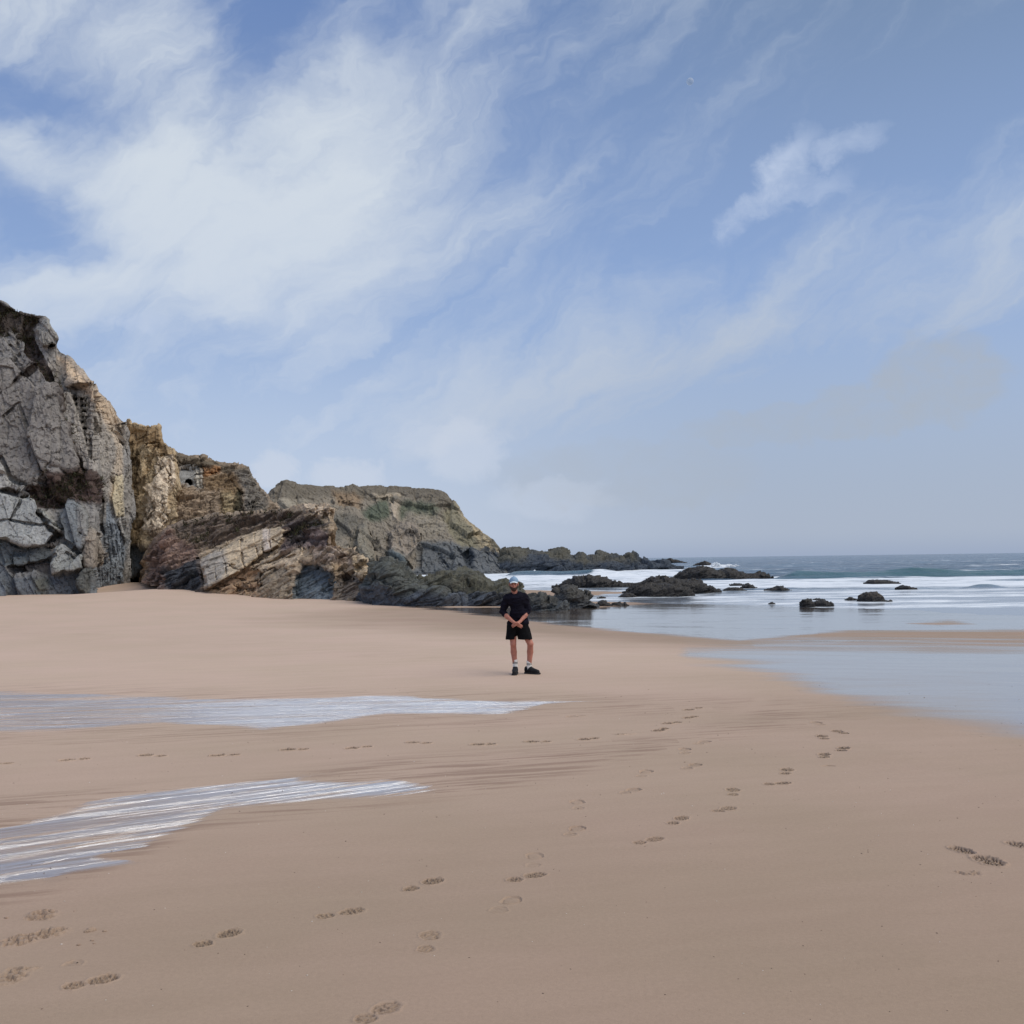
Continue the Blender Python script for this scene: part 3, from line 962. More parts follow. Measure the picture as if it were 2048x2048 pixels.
# tall grey cliff at the left
topA = [(-170, 560), (-60, 585), (0, 601), (12, 607), (22, 616), (33, 623), (50, 629), (70, 632), (89, 636), (96, 641), (100, 652), (108, 664), (114, 676), (116, 694), (120, 703), (130, 710), (142, 722), (152, 735), (162, 746), (172, 760), (186, 772), (200, 786), (212, 796), (222, 811), (231, 824), (243, 838), (252, 846), (258, 858), (262, 866)]
baseA = [(-170, 1193), (0, 1191), (19, 1189), (66, 1187), (186, 1188), (188.5, 1188), (191, 1177), (215, 1173), (250, 1167), (262, 1166)]
zonesA = [
    dict(p=Z1((-400, 430), (0, 430), (130, 390), (240, 390), (330, 550), (380, 760), (440, 930), (470, 1070), (430, 1100), (300, 1050), (200, 1200), (0, 1100), (-400, 1100)), c=(122, 117, 112), d=.5, edge=6),
    dict(p=Z1((250, 450), (350, 420), (430, 440), (520, 560), (640, 660), (760, 800), (790, 900), (740, 960), (690, 1100), (680, 1350), (640, 1270), (560, 1100), (470, 1040), (440, 900), (380, 700), (330, 540)), c=(146, 139, 130), soft=5),
    dict(p=Z1((350, 400), (430, 430), (520, 540), (640, 650), (740, 790), (690, 850), (640, 800), (560, 660), (450, 560), (400, 520)), c=(186, 164, 138), soft=9, a=.9),
    dict(p=Z1((640, 820), (720, 800), (740, 960), (730, 1100), (690, 1380), (650, 1300), (680, 1100), (690, 950)), c=(176, 160, 140), soft=5, a=.9),
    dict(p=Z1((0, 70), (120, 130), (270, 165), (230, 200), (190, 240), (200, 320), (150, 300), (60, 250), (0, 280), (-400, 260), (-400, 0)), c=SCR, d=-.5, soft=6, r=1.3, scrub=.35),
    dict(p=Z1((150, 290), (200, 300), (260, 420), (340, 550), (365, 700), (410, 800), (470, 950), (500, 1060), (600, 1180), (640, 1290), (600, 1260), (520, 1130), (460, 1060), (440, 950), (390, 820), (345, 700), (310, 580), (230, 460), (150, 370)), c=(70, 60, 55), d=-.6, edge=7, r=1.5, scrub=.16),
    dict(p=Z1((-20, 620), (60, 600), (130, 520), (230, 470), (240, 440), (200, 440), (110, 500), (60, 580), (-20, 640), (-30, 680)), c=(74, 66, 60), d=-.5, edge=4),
    dict(p=Z1((200, 235), (290, 175), (330, 250), (347, 295), (335, 335), (255, 345), (215, 300)), c=(138, 134, 127), d=1.1, edge=5, part='rock_block', label='pale angular block standing out under the crest'),
    dict(p=Z1((150, 1215), (250, 1150), (330, 1105), (470, 1060), (560, 1110), (620, 1250), (600, 1310), (520, 1290), (440, 1285), (330, 1315), (240, 1295)), c=(82, 68, 62), d=-.05, r=1.5, soft=5, scrub=.2),
    dict(p=Z4((-400, 500), (0, 500), (280, 560), (400, 540), (460, 600), (490, 690), (470, 760), (520, 820), (690, 1010), (600, 1120), (560, 1170), (330, 1180), (170, 1130), (80, 1085), (0, 1090), (-400, 1090)), c=(146, 147, 145), d=.75, edge=7, r=.5, part='rock_slab', label='large smooth pale grey slab low on the face'),
    dict(p=Z4((480, 720), (540, 710), (640, 820), (740, 930), (735, 1020), (690, 1000), (560, 860), (500, 800)), c=(140, 140, 134), d=1.0, edge=4, r=.6, part='rock_slab'),
    dict(p=Z4((0, 150), (120, 320), (300, 470), (280, 490), (0, 485), (-400, 480), (-400, 150)), c=(148, 146, 142), d=.8, edge=5),
    dict(p=Z4((690, 800), (760, 660), (880, 640), (1000, 690), (1065, 800), (1050, 950), (1045, 1100), (990, 1200), (880, 1180), (740, 1090), (730, 940)), c=(112, 116, 118), d=.7, edge=5, r=.45, part='rock_slab', label='blue grey slab with a rounded head'),
    dict(p=Z4((930, 700), (1000, 690), (1065, 800), (1050, 950), (1045, 1100), (990, 1150), (950, 1000), (940, 850)), c=(134, 131, 126), soft=6, a=.8),
    dict(p=Z4((640, 1180), (700, 1100), (780, 1120), (900, 1190), (1000, 1270), (1010, 1440), (760, 1490), (620, 1500), (600, 1370)), c=(136, 137, 134), d=1.0, edge=6, r=.55, part='rock_slab', label='pale low slab above the sand'),
    dict(p=Z4((1010, 1190), (1040, 1050), (1080, 960), (1180, 1000), (1240, 1070), (1290, 1250), (1260, 1380), (1110, 1440), (1015, 1440)), c=(136, 126, 114), d=.6, edge=5, r=.6, part='rock_slab', label='brownish rounded slab beside the cleft'),
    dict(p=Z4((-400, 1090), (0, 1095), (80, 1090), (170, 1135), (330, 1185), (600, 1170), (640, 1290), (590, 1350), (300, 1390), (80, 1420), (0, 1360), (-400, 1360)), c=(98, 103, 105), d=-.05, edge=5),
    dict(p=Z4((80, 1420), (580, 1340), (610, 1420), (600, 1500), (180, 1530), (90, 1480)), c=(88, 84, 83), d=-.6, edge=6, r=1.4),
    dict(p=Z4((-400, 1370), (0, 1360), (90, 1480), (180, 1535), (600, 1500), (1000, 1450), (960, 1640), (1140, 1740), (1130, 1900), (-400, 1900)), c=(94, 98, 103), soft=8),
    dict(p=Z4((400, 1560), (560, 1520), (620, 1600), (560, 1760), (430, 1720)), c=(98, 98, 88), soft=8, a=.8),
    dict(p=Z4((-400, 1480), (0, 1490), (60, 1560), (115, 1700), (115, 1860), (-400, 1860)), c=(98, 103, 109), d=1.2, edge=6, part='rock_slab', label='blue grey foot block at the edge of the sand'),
    dict(p=Z4((960, 1470), (1020, 1440), (1110, 1445), (1142, 1730), (1140, 1860), (1040, 1860), (960, 1640)), c=(82, 82, 78), d=1.0, edge=4, r=1.5, part='boulder', label='dark stepped boulder at the corner of the cliff foot'),
    dict(p=Z4((1370, 310), (1462, 300), (1480, 560), (1470, 790), (1385, 815), (1350, 600)), c=(186, 172, 144), d=.35, edge=3, r=.4, part='rock_column', label='pale yellow upright column beside the cleft'),
    dict(p=Z4((1110, 1440), (1260, 1390), (1300, 1240), (1250, 1060), (1270, 850), (1320, 560), (1370, 700), (1400, 820), (1460, 900), (1560, 1100), (1500, 1400), (1470, 1700), (1110, 1760)), c=(116, 121, 126), soft=6),
    dict(p=Z4((1480, 300), (1530, 200), (1620, 120), (1600, 500), (1500, 900), (1560, 1100), (1470, 900), (1480, 500)), c=(132, 126, 118), soft=5),
    dict(p=Z4((1440, 800), (1490, 960), (1540, 1080), (1530, 1170), (1480, 1060), (1420, 900)), c=(150, 146, 140), d=.5, edge=3),
]
vc = [(Z4((x_, 1430), (x_ + 6, 1560), (x_ + 2, 1700)), 1.0, .35) for x_ in range(1130, 1460, 34)] + [(Z4((x_, 900), (x_ + 20, 1150), (x_ + 40, 1400)), 1.2, .5) for x_ in range(1250, 1480, 48)]
cracksA = [
    (Z4((-200, 495), (0, 492), (200, 500), (300, 490), (400, 505)), 1.6, .8), (Z4((-200, 860), (0, 850), (120, 840), (170, 760), (265, 560)), 1.1, .5), (Z4((120, 840), (300, 880), (480, 905), (560, 880), (690, 1020), (640, 1090), (600, 1140)), 1.4, .7),
    (Z4((470, 750), (520, 820), (640, 880), (735, 945)), 1.5, .8), (Z4((0, 1090), (90, 1090), (180, 1150), (330, 1185), (560, 1175), (630, 1160)), 1.8, .7), (Z4((90, 1420), (350, 1380), (580, 1340), (660, 1260)), 2.2, 1.0),
    (Z4((1070, 800), (1060, 950), (1040, 1100), (1010, 1250), (1005, 1420)), 1.6, 1.0), (Z4((915, 650), (918, 760), (918, 900)), 1.6, .5), (Z4((945, 955), (1070, 960)), 1.2, .6), (Z4((880, 735), (960, 740)), 1.3, .5),
    (Z4((860, 1310), (950, 1260)), .9, .5), (Z4((800, 1230), (900, 1300)), .8, .5), (Z4((1380, 300), (1460, 300)), 1.4, .9), (Z4((1480, 520), (1440, 525)), .8, .5), (Z4((1480, 640), (1420, 640)), .8, .5), (Z4((1250, 600), (1240, 820), (1270, 1010)), 1.8, .9),
    (Z4((1140, 1350), (1280, 1260), (1200, 1270)), 1.0, .5), (Z4((390, 380), (400, 500)), 1.5, .7), (Z4((380, 380), (600, 350), (650, 280)), 1.5, .5), (Z4((930, 0), (960, 200), (1120, 290), (1240, 560)), 2.5, .9), (Z4((1520, 0), (1540, 130), (1530, 280), (1470, 400)), 1.6, .8),
    (Z1((20, 760), (110, 680), (130, 740), (190, 870)), 1.2, .45), (Z1((545, 860), (545, 1000)), 1.3, .6), (Z1((60, 330), (140, 420)), 1.4, .5), (Z1((0, 1000), (60, 1120), (130, 1210)), 1.5, .6), (Z1((690, 870), (750, 930), (740, 1000)), 1.3, .7), (Z1((420, 560), (430, 620)), 3.0, .8), (Z1((740, 870), (720, 820), (770, 800)), 1.2, .5),
    (Z4((960, 1000), (975, 1010)), 2.4, 1.6), (Z4((1165, 1015), (1180, 1025)), 3.4, 1.6), (Z4((280, 555), (320, 565)), 2.4, 1.2), (Z4((660, 340), (760, 330)), 3.2, 1.3), (Z4((670, 1010), (710, 1030)), 2.6, 1.2),
] + vc
cracksA += [(Z1((400 + 8 * k, 640 + 36 * k), (520 + 10 * k, 655 + 36 * k), (640 + 8 * k, 690 + 30 * k)), .8, .16) for k in range(12)]
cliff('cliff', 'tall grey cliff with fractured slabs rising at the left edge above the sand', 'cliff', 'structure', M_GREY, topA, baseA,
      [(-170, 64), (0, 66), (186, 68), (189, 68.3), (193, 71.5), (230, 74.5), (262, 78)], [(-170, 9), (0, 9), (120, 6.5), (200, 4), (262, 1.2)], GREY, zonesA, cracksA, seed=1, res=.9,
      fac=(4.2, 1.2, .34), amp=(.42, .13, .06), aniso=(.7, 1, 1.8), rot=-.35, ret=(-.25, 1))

# ochre buttress behind the cleft
topB = [(215, 860), (240, 850), (252, 846), (256, 844), (258, 838), (261, 846), (275, 848), (292, 852), (308, 853), (318, 855), (321, 864), (323, 874), (327, 884), (334, 893), (341, 897), (348, 902), (352, 912), (356, 935)]
baseB = [(215, 1168), (298, 1168), (356, 1172)]
zonesB = [
    dict(p=Z1((740, 820), (970, 830), (1000, 940), (1050, 1000), (900, 960), (850, 900), (800, 1000)), c=(152, 128, 96), soft=8),
    dict(p=Z1((860, 1385), (880, 1250), (930, 1130), (950, 1010), (1040, 1000), (1060, 1170), (1010, 1240), (1005, 1400), (930, 1460), (880, 1440)), c=(198, 182, 160), soft=4, d=.4, edge=4, part='rock_slab', label='cream white cracked slab on the ochre rock'),
    dict(p=Z1((780, 1000), (840, 950), (860, 1050), (820, 1300), (860, 1480), (900, 1560), (780, 1540), (760, 1300)), c=(126, 108, 82), soft=10),
    dict(p=Z1((860, 980), (930, 960), (940, 1100), (900, 1220), (860, 1300), (840, 1150)), c=(180, 160, 128), soft=8),
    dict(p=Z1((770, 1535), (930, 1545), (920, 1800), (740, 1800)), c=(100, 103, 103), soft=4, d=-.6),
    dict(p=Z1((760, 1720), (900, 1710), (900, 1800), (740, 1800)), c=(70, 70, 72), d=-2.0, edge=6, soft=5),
]
cracksB = [(Z1((960, 1060), (1000, 1120), (1040, 1140)), 1.0, .6), (Z1((900, 1330), (1000, 1250)), 1.3, .7), (Z1((880, 1390), (940, 1310), (1000, 1290)), 1.1, .6), (Z1((920, 1420), (1000, 1380)), 1.0, .5), (Z1((980, 1000), (960, 1060), (990, 1170), (980, 1240)), 1.2, .6), (Z1((1010, 1010), (1030, 1100), (1020, 1200)), 1.1, .6),
           (Z1((830, 980), (820, 1150), (800, 1350)), 1.6, .5), (Z1((880, 930), (960, 925)), 1.5, .6), (Z1((890, 1000), (880, 1100), (900, 1190)), 1.0, .35)]
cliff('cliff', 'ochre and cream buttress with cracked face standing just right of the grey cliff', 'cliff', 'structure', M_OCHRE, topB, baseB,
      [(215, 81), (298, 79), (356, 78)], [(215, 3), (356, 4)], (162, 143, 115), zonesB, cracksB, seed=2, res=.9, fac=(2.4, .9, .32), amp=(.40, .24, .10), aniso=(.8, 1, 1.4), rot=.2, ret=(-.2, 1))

# brown bedded cliff with the cave
topC = [(300, 885), (330, 890), (341, 897), (350, 905), (361, 911), (372, 913), (381, 916), (392, 915), (401, 919), (407, 916), (421, 920), (430, 926), (444, 929), (458, 930), (474, 930), (487, 933), (497, 936), (503, 944), (509, 955), (514, 962), (520, 970), (526, 981), (533, 991), (540, 1000), (552, 1012), (570, 1030)]
baseC = [(300, 1172), (440, 1182), (570, 1195)]
zonesC = [
    dict(p=Z2((640, 340), (740, 420), (830, 440), (940, 450), (1020, 460), (1120, 510), (1390, 540), (1400, 600), (1200, 560), (1100, 560), (940, 530), (700, 520), (660, 420)), c=(98, 88, 74), soft=4, scrub=.05),
    dict(p=Z2((690, 530), (930, 520), (945, 740), (860, 780), (780, 700), (700, 680)), c=(132, 131, 128), d=-.7, edge=5, r=.5),
    dict(p=Z2((870, 550), (940, 545), (945, 745), (890, 750), (880, 650)), c=(168, 162, 150), d=.5, edge=3, r=.6, part='rock_column', label='pale blocky column right of the cave'),
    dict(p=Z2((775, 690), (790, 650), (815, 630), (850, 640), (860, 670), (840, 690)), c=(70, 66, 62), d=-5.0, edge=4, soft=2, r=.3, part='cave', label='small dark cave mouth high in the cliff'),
    dict(p=Z2((950, 530), (1110, 530), (1110, 590), (950, 630)), c=(150, 112, 78), soft=4, d=.3),
    dict(p=Z2((950, 620), (1240, 590), (1320, 760), (1250, 1000), (1100, 980), (1120, 760), (950, 740)), c=(120, 100, 76), soft=8),
    dict(p=Z2((1120, 780), (1200, 750), (1250, 800), (1240, 980), (1120, 1000)), c=(142, 126, 98), soft=6, d=.5, part='boulder', label='yellow brown knob of rock on the cliff slope'),
    dict(p=Z2((1240, 700), (1310, 760), (1300, 980), (1240, 990)), c=(92, 84, 66), soft=5, d=-.6),
    dict(p=Z2((1240, 560), (1380, 550), (1500, 760), (1560, 860), (1500, 1000), (1340, 980), (1320, 750)), c=(112, 106, 98), soft=8),
    dict(p=Z2((580, 780), (680, 790), (690, 960), (600, 960)), c=(126, 120, 120), soft=5),
    dict(p=Z2((640, 660), (780, 720), (900, 780), (1000, 860), (1000, 1000), (800, 1100), (600, 1100), (650, 950), (680, 800)), c=(142, 124, 104), soft=10, r=1.6),
    dict(p=Z2((560, 460), (660, 420), (690, 560), (690, 740), (590, 780), (570, 620)), c=(176, 160, 136), soft=5, r=1.5),
]
cracksC = [(Z2((690, 470), (800, 455)), 1.2, .6), (Z2((690, 495), (800, 480)), 1.0, .5), (Z2((720, 520), (930, 500)), 1.0, .5), (Z2((945, 540), (1110, 545)), 1.0, .5), (Z2((945, 580), (1100, 570)), 1.0, .6), (Z2((945, 620), (1150, 590)), 1.2, .6), (Z2((945, 530), (945, 740)), 1.1, .7),
           (Z2((1180, 610), (1250, 720), (1310, 790)), 1.6, .7), (Z2((590, 780), (700, 700)), 1.3, .6), (Z2((580, 830), (680, 800)), 1.0, .5), (Z2((870, 590), (940, 580)), .9, .5), (Z2((870, 640), (940, 630)), .9, .5), (Z2((880, 690), (940, 680)), .9, .5), (Z2((1020, 950), (1010, 860), (1060, 800)), 1.4, .5),
           (Z2((1340, 880), (1420, 850)), 1.2, .6), (Z2((1360, 910), (1520, 880)), 1.2, .6), (Z2((600, 960), (720, 920), (820, 990)), 1.0, .4), (Z2((740, 1050), (880, 1000), (1000, 960)), 1.0, .4)]
cliff('cliff', 'brown bedded cliff with a small cave near its rounded top', 'cliff', 'structure', M_BEDS, topC, baseC,
      [(300, 76), (440, 74), (570, 72)], [(300, 12), (450, 16), (540, 16), (570, 14)], (136, 120, 102), zonesC, cracksC, seed=3, res=.9, fac=(2.2, .8, .3), amp=(.40, .25, .11), aniso=(2.0, 1, .5), rot=-.25, ret=(-.3, 1), back=14)

# leaning outcrop in front: debris slope, cream slabs and the blue alcove
topD = [(286, 1150), (292, 1115), (300, 1098), (312, 1082), (339, 1056), (370, 1046), (400, 1040), (417, 1034), (460, 1030), (500, 1026), (526, 1024), (555, 1024), (580, 1016), (600, 1010), (614, 1010), (640, 1009), (660, 1012), (664, 1030), (665, 1062), (670, 1078), (676, 1096), (690, 1100), (706, 1098), (715, 1106), (725, 1112), (731, 1120), (735, 1128), (741, 1142), (749, 1160), (760, 1165), (773, 1169), (784, 1182), (800, 1192), (815, 1205)]
baseD = [(286, 1166), (296, 1163), (318, 1172), (330, 1178), (413, 1185), (472, 1192), (589, 1199), (601, 1197), (708, 1201), (815, 1209)]
zonesD = [
    dict(p=Z2((470, 1240), (640, 1080), (900, 1040), (1000, 1180), (900, 1280), (930, 1430), (960, 1680), (600, 1660), (430, 1600)), c=(130, 108, 96), soft=8, r=1.5),
    dict(p=Z2((640, 1060), (1000, 990), (1500, 940), (1640, 930), (1900, 940), (1932, 1180), (1800, 1160), (1700, 1050), (1300, 1140), (1080, 1240), (900, 1280), (700, 1200)), c=(110, 96, 84), soft=7, d=-.1, r=1.6, scrub=.14),
    dict(p=Z2((580, 1480), (760, 1440), (900, 1380), (975, 1690), (760, 1680), (600, 1650)), c=(62, 64, 68), soft=7),
    dict(p=Z2((920, 1430), (1080, 1280), (1300, 1150), (1560, 1085), (1700, 1060), (1700, 1150), (1650, 1260), (1500, 1330), (1340, 1460), (1180, 1560), (980, 1660), (950, 1560)), c=(178, 160, 135), d=1.2, edge=6, r=.4, soft=4, part='rock_slab', label='yellowish cream slab split by upright cracks'),
    dict(p=Z2((920, 1430), (1060, 1290), (1150, 1280), (1180, 1420), (1130, 1560), (980, 1660), (950, 1560)), c=(150, 142, 132), soft=8),
    dict(p=Z2((1500, 1100), (1570, 1085), (1580, 1300), (1510, 1320)), c=(188, 174, 160), soft=3),
    dict(p=Z2((960, 1650), (1180, 1560), (1340, 1460), (1500, 1440), (1480, 1700), (980, 1690)), c=(154, 128, 102), soft=8, r=1.0),
    dict(p=Z2((1340, 1450), (1650, 1300), (1900, 1220), (1970, 1240), (1880, 1320), (1760, 1480), (1700, 1440), (1500, 1500)), c=(182, 163, 138), soft=5, d=.5, edge=4, r=.7, part='rock_slab', label='thin bedded cream slabs dipping to the left'),
    dict(p=Z2((1460, 1500), (1700, 1450), (1770, 1500), (1790, 1745), (1500, 1730)), c=(140, 126, 108), soft=6),
    dict(p=Z3((310, 690), (265, 780), (240, 860), (245, 990), (545, 980), (550, 850), (530, 760), (480, 720), (400, 680)), c=(96, 104, 109), d=-1.2, edge=8, r=.7, part='rock_wall', label='smooth dark blue grey wall of the alcove'),
    dict(p=Z3((180, 420), (350, 380), (520, 480), (530, 600), (400, 620), (330, 560), (200, 620), (160, 640)), c=(112, 98, 94), soft=6, r=1.7),
    dict(p=Z3((200, 440), (330, 380), (420, 350), (520, 400), (420, 470), (300, 560), (200, 560)), c=(70, 64, 62), soft=7, scrub=.15),
    dict(p=Z3((320, 260), (400, 260), (525, 265), (530, 300), (480, 330), (440, 360), (400, 330), (330, 310)), c=(184, 166, 144), soft=4, d=.6, r=1.2, part='rock_slab', label='cream block row on the skyline of the outcrop'),
    dict(p=Z3((525, 470), (580, 500), (580, 600), (540, 610), (520, 560)), c=(98, 78, 56), soft=4),
    dict(p=Z3((400, 620), (600, 610), (690, 640), (690, 700), (560, 700), (430, 680)), c=(158, 142, 128), soft=5, r=1.4),
    dict(p=Z3((680, 640), (765, 640), (800, 710), (850, 830), (780, 820), (700, 760)), c=(172, 154, 128), soft=4, d=.8, edge=4, r=1.0, part='rock_slab', label='pale tan stack leaning over the dark reef'),
    dict(p=Z3((545, 800), (700, 760), (870, 860), (960, 900), (900, 985), (560, 980)), c=(112, 102, 92), soft=6),
    dict(p=Z3((600, 740), (690, 780), (700, 860), (620, 840)), c=(86, 74, 62), soft=6, d=-.6),
]
cracksD = [(Z2((1290, 1170), (1300, 1280), (1310, 1400), (1330, 1470)), 1.3, .9), (Z2((1420, 1140), (1440, 1260), (1460, 1400)), 1.2, .8), (Z2((1560, 1090), (1560, 1200), (1575, 1300)), 1.1, .7), (Z2((1490, 1250), (1520, 1380)), .9, .6), (Z2((1110, 1270), (1150, 1400), (1160, 1500)), 1.0, .6), (Z2((1060, 1440), (1065, 1560)), .8, .4), (Z2((900, 1370), (940, 1500), (975, 1690)), 2.2, 1.4),
           (Z2((1180, 1420), (1280, 1470), (1460, 1430), (1640, 1320)), 1.2, .6), (Z2((980, 1440), (1100, 1410), (1240, 1420)), .9, .4), (Z2((1380, 1470), (1560, 1400), (1720, 1330), (1900, 1230)), 1.2, .7), (Z2((1500, 1480), (1640, 1400), (1780, 1330)), 1.0, .6), (Z2((1560, 1170), (1640, 1230)), .9, .5),
           (Z2((1480, 1500), (1490, 1640), (1510, 1730)), 1.5, .7), (Z2((1580, 1480), (1600, 1620)), 1.1, .5), (Z2((1640, 1470), (1700, 1600)), 1.1, .5), (Z2((1060, 1600), (1200, 1540), (1330, 1560)), 1.0, .5), (Z2((1040, 1650), (1180, 1610), (1320, 1640), (1460, 1620)), 1.0, .5),
           (Z3((420, 270), (430, 340)), 1.2, .7), (Z3((470, 270), (480, 330)), 1.0, .5), (Z3((545, 780), (555, 980)), 1.2, .5), (Z3((720, 650), (740, 780)), 1.0, .5), (Z3((700, 800), (740, 900), (750, 970)), 1.4, .6), (Z3((200, 560), (360, 540), (330, 600)), 1.2, .5)]
cliff('rock_outcrop', 'leaning outcrop of cream cracked slabs and reddish debris with a blue alcove at the beach', 'outcrop', 'thing', M_BEDS, topD, baseD,
      [(286, 70), (300, 67), (330, 62), (413, 60), (590, 56), (708, 54), (815, 51.5)], [(286, 4), (339, 7), (420, 9), (520, 9), (660, 7), (735, 3.5), (815, 1)], (158, 140, 118), zonesD, cracksD, seed=4, res=.8,
      fac=(1.9, .7, .26), amp=(.30, .17, .08), aniso=(2.2, 1, .5), rot=-.45, ret=(.2, 1), back=7, slope_top=-.05)

# headland
topE = [(480, 1010), (515, 1000), (536, 989), (543, 981), (550, 975), (560, 970), (574, 966), (585, 970), (609, 972), (630, 974), (655, 976), (675, 975), (690, 974), (694, 970), (706, 970), (714, 974), (735, 973), (748, 974), (754, 972.5), (765, 975), (803, 979), (830, 979), (867, 980), (880, 982), (889, 985), (897, 992), (905, 1004), (915, 1018), (924, 1030), (932, 1040), (940, 1048), (950, 1056), (961, 1064), (975, 1073), (988, 1081), (997, 1091), (1004, 1100), (1009, 1116), (1016, 1136)]
baseE = [(480, 1150), (813, 1143), (1000, 1146), (1016, 1145)]
zonesE = [
    dict(p=Z3((60, 60), (1400, 60), (1460, 260), (1300, 250), (1100, 200), (900, 190), (560, 180), (300, 230), (60, 230)), c=(98, 91, 80), soft=6),
    dict(p=Z3((540, 150), (700, 150), (760, 200), (740, 280), (560, 250)), c=(128, 108, 86), soft=7, a=.8),
    dict(p=Z3((800, 280), (900, 210), (980, 230), (960, 340), (900, 380), (780, 380), (760, 320)), c=(80, 85, 72), soft=7),
    dict(p=Z3((1030, 260), (1200, 230), (1340, 270), (1300, 330), (1100, 320), (1050, 360)), c=(82, 86, 72), soft=7),
    dict(p=Z3((830, 180), (1040, 185), (1040, 210), (860, 215)), c=(150, 138, 120), soft=3, d=.6),
    dict(p=Z3((950, 220), (1040, 260), (1030, 380), (990, 380), (960, 300)), c=(150, 138, 122), soft=4, d=1),
    dict(p=Z3((700, 430), (780, 400), (860, 640), (860, 700), (740, 650), (690, 560)), c=(118, 112, 100), soft=6, d=3, edge=9),
    dict(p=Z3((940, 440), (1060, 380), (1180, 400), (1190, 560), (1080, 700), (960, 620)), c=(126, 116, 104), soft=6, d=3, edge=9),
    dict(p=Z3((1080, 300), (1300, 300), (1420, 420), (1300, 480), (1180, 420)), c=(128, 120, 106), soft=9, a=.7),
    dict(p=Z3((1180, 540), (1400, 520), (1640, 580), (1830, 600), (1830, 790), (1080, 790), (1180, 700)), c=(88, 90, 91), soft=7),
    dict(p=Z3((940, 600), (1000, 570), (1080, 640), (1100, 740), (960, 720)), c=(92, 98, 98), soft=6, d=2, edge=6),
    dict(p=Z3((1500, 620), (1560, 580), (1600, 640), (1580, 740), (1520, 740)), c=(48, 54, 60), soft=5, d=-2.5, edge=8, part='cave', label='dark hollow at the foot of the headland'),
    dict(p=Z3((1440, 240), (1500, 330), (1600, 430), (1720, 500), (1800, 590), (1700, 590), (1640, 560), (1580, 470), (1500, 360)), c=(154, 140, 114), soft=4),
    dict(p=Z3((1350, 300), (1440, 250), (1560, 440), (1640, 560), (1500, 560), (1400, 450)), c=(116, 110, 92), soft=7),
    dict(p=Z3((60, 220), (340, 240), (340, 320), (60, 330)), c=(134, 126, 112), soft=6),
    dict(p=Z3((520, 340), (700, 340), (780, 420), (700, 430), (560, 520)), c=(96, 92, 84), soft=7),
]
cracksE = [(Z3((720, 430), (690, 560), (700, 640)), 2.0, 2.5), (Z3((800, 440), (870, 580), (880, 680)), 1.6, 2), (Z3((930, 460), (960, 560), (940, 640)), 2, 2), (Z3((1060, 640), (1120, 720)), 2, 2), (Z3((1190, 480), (1180, 720)), 2, 2), (Z3((1340, 640), (1400, 720)), 1.2, 1.2), (Z3((1460, 570), (1510, 640)), 1.4, 1.4), (Z3((1680, 600), (1740, 680)), 1.2, 1.0), (Z3((1730, 600), (1780, 680)), 1.2, 1.0), (Z3((840, 215), (1040, 212)), 1.6, 1.2),
           (Z3((560, 230), (760, 260)), 1.4, 1), (Z3((1010, 430), (1040, 560)), 1.4, 1.2), (Z3((1120, 400), (1140, 560)), 1.4, 1.2), (Z3((860, 480), (900, 660)), 1.2, 1.2), (Z3((600, 200), (640, 290)), 1.2, 1)]
cliff('headland', 'flat topped headland with green patches sloping down to the sea', 'headland', 'structure', M_FAR, topE, baseE,
      [(480, 170), (813, 188), (960, 192), (1016, 194)], [(480, 20), (800, 26), (900, 22), (1016, 2)], (118, 110, 98), zonesE, cracksE, seed=5, res=.85,
      fac=(9, 2.4, .8), amp=(1.0, .30, .16), aniso=(.8, 1, 1.6), rot=-.3, ret=(.3, 1), back=60, crest=.3)


# ------------------------------------------------------------------ reefs and sea rocks
ROCKS = []


def seat(px, py):
    """distance at which the sightline meets the sand or the sea, whichever is higher"""
    d = ray(px, py)[0]
    Yq = np.geomspace(20, 900, 4000)
    qx, qy, qz = d[0] / d[1] * Yq, Yq, CAM[2] + d[2] / d[1] * Yq
    hit = np.nonzero(qz <= np.maximum(ground(qx, qy), SEA_Z))[0]
    return float(Yq[hit[0]]) if len(hit) else 400.0


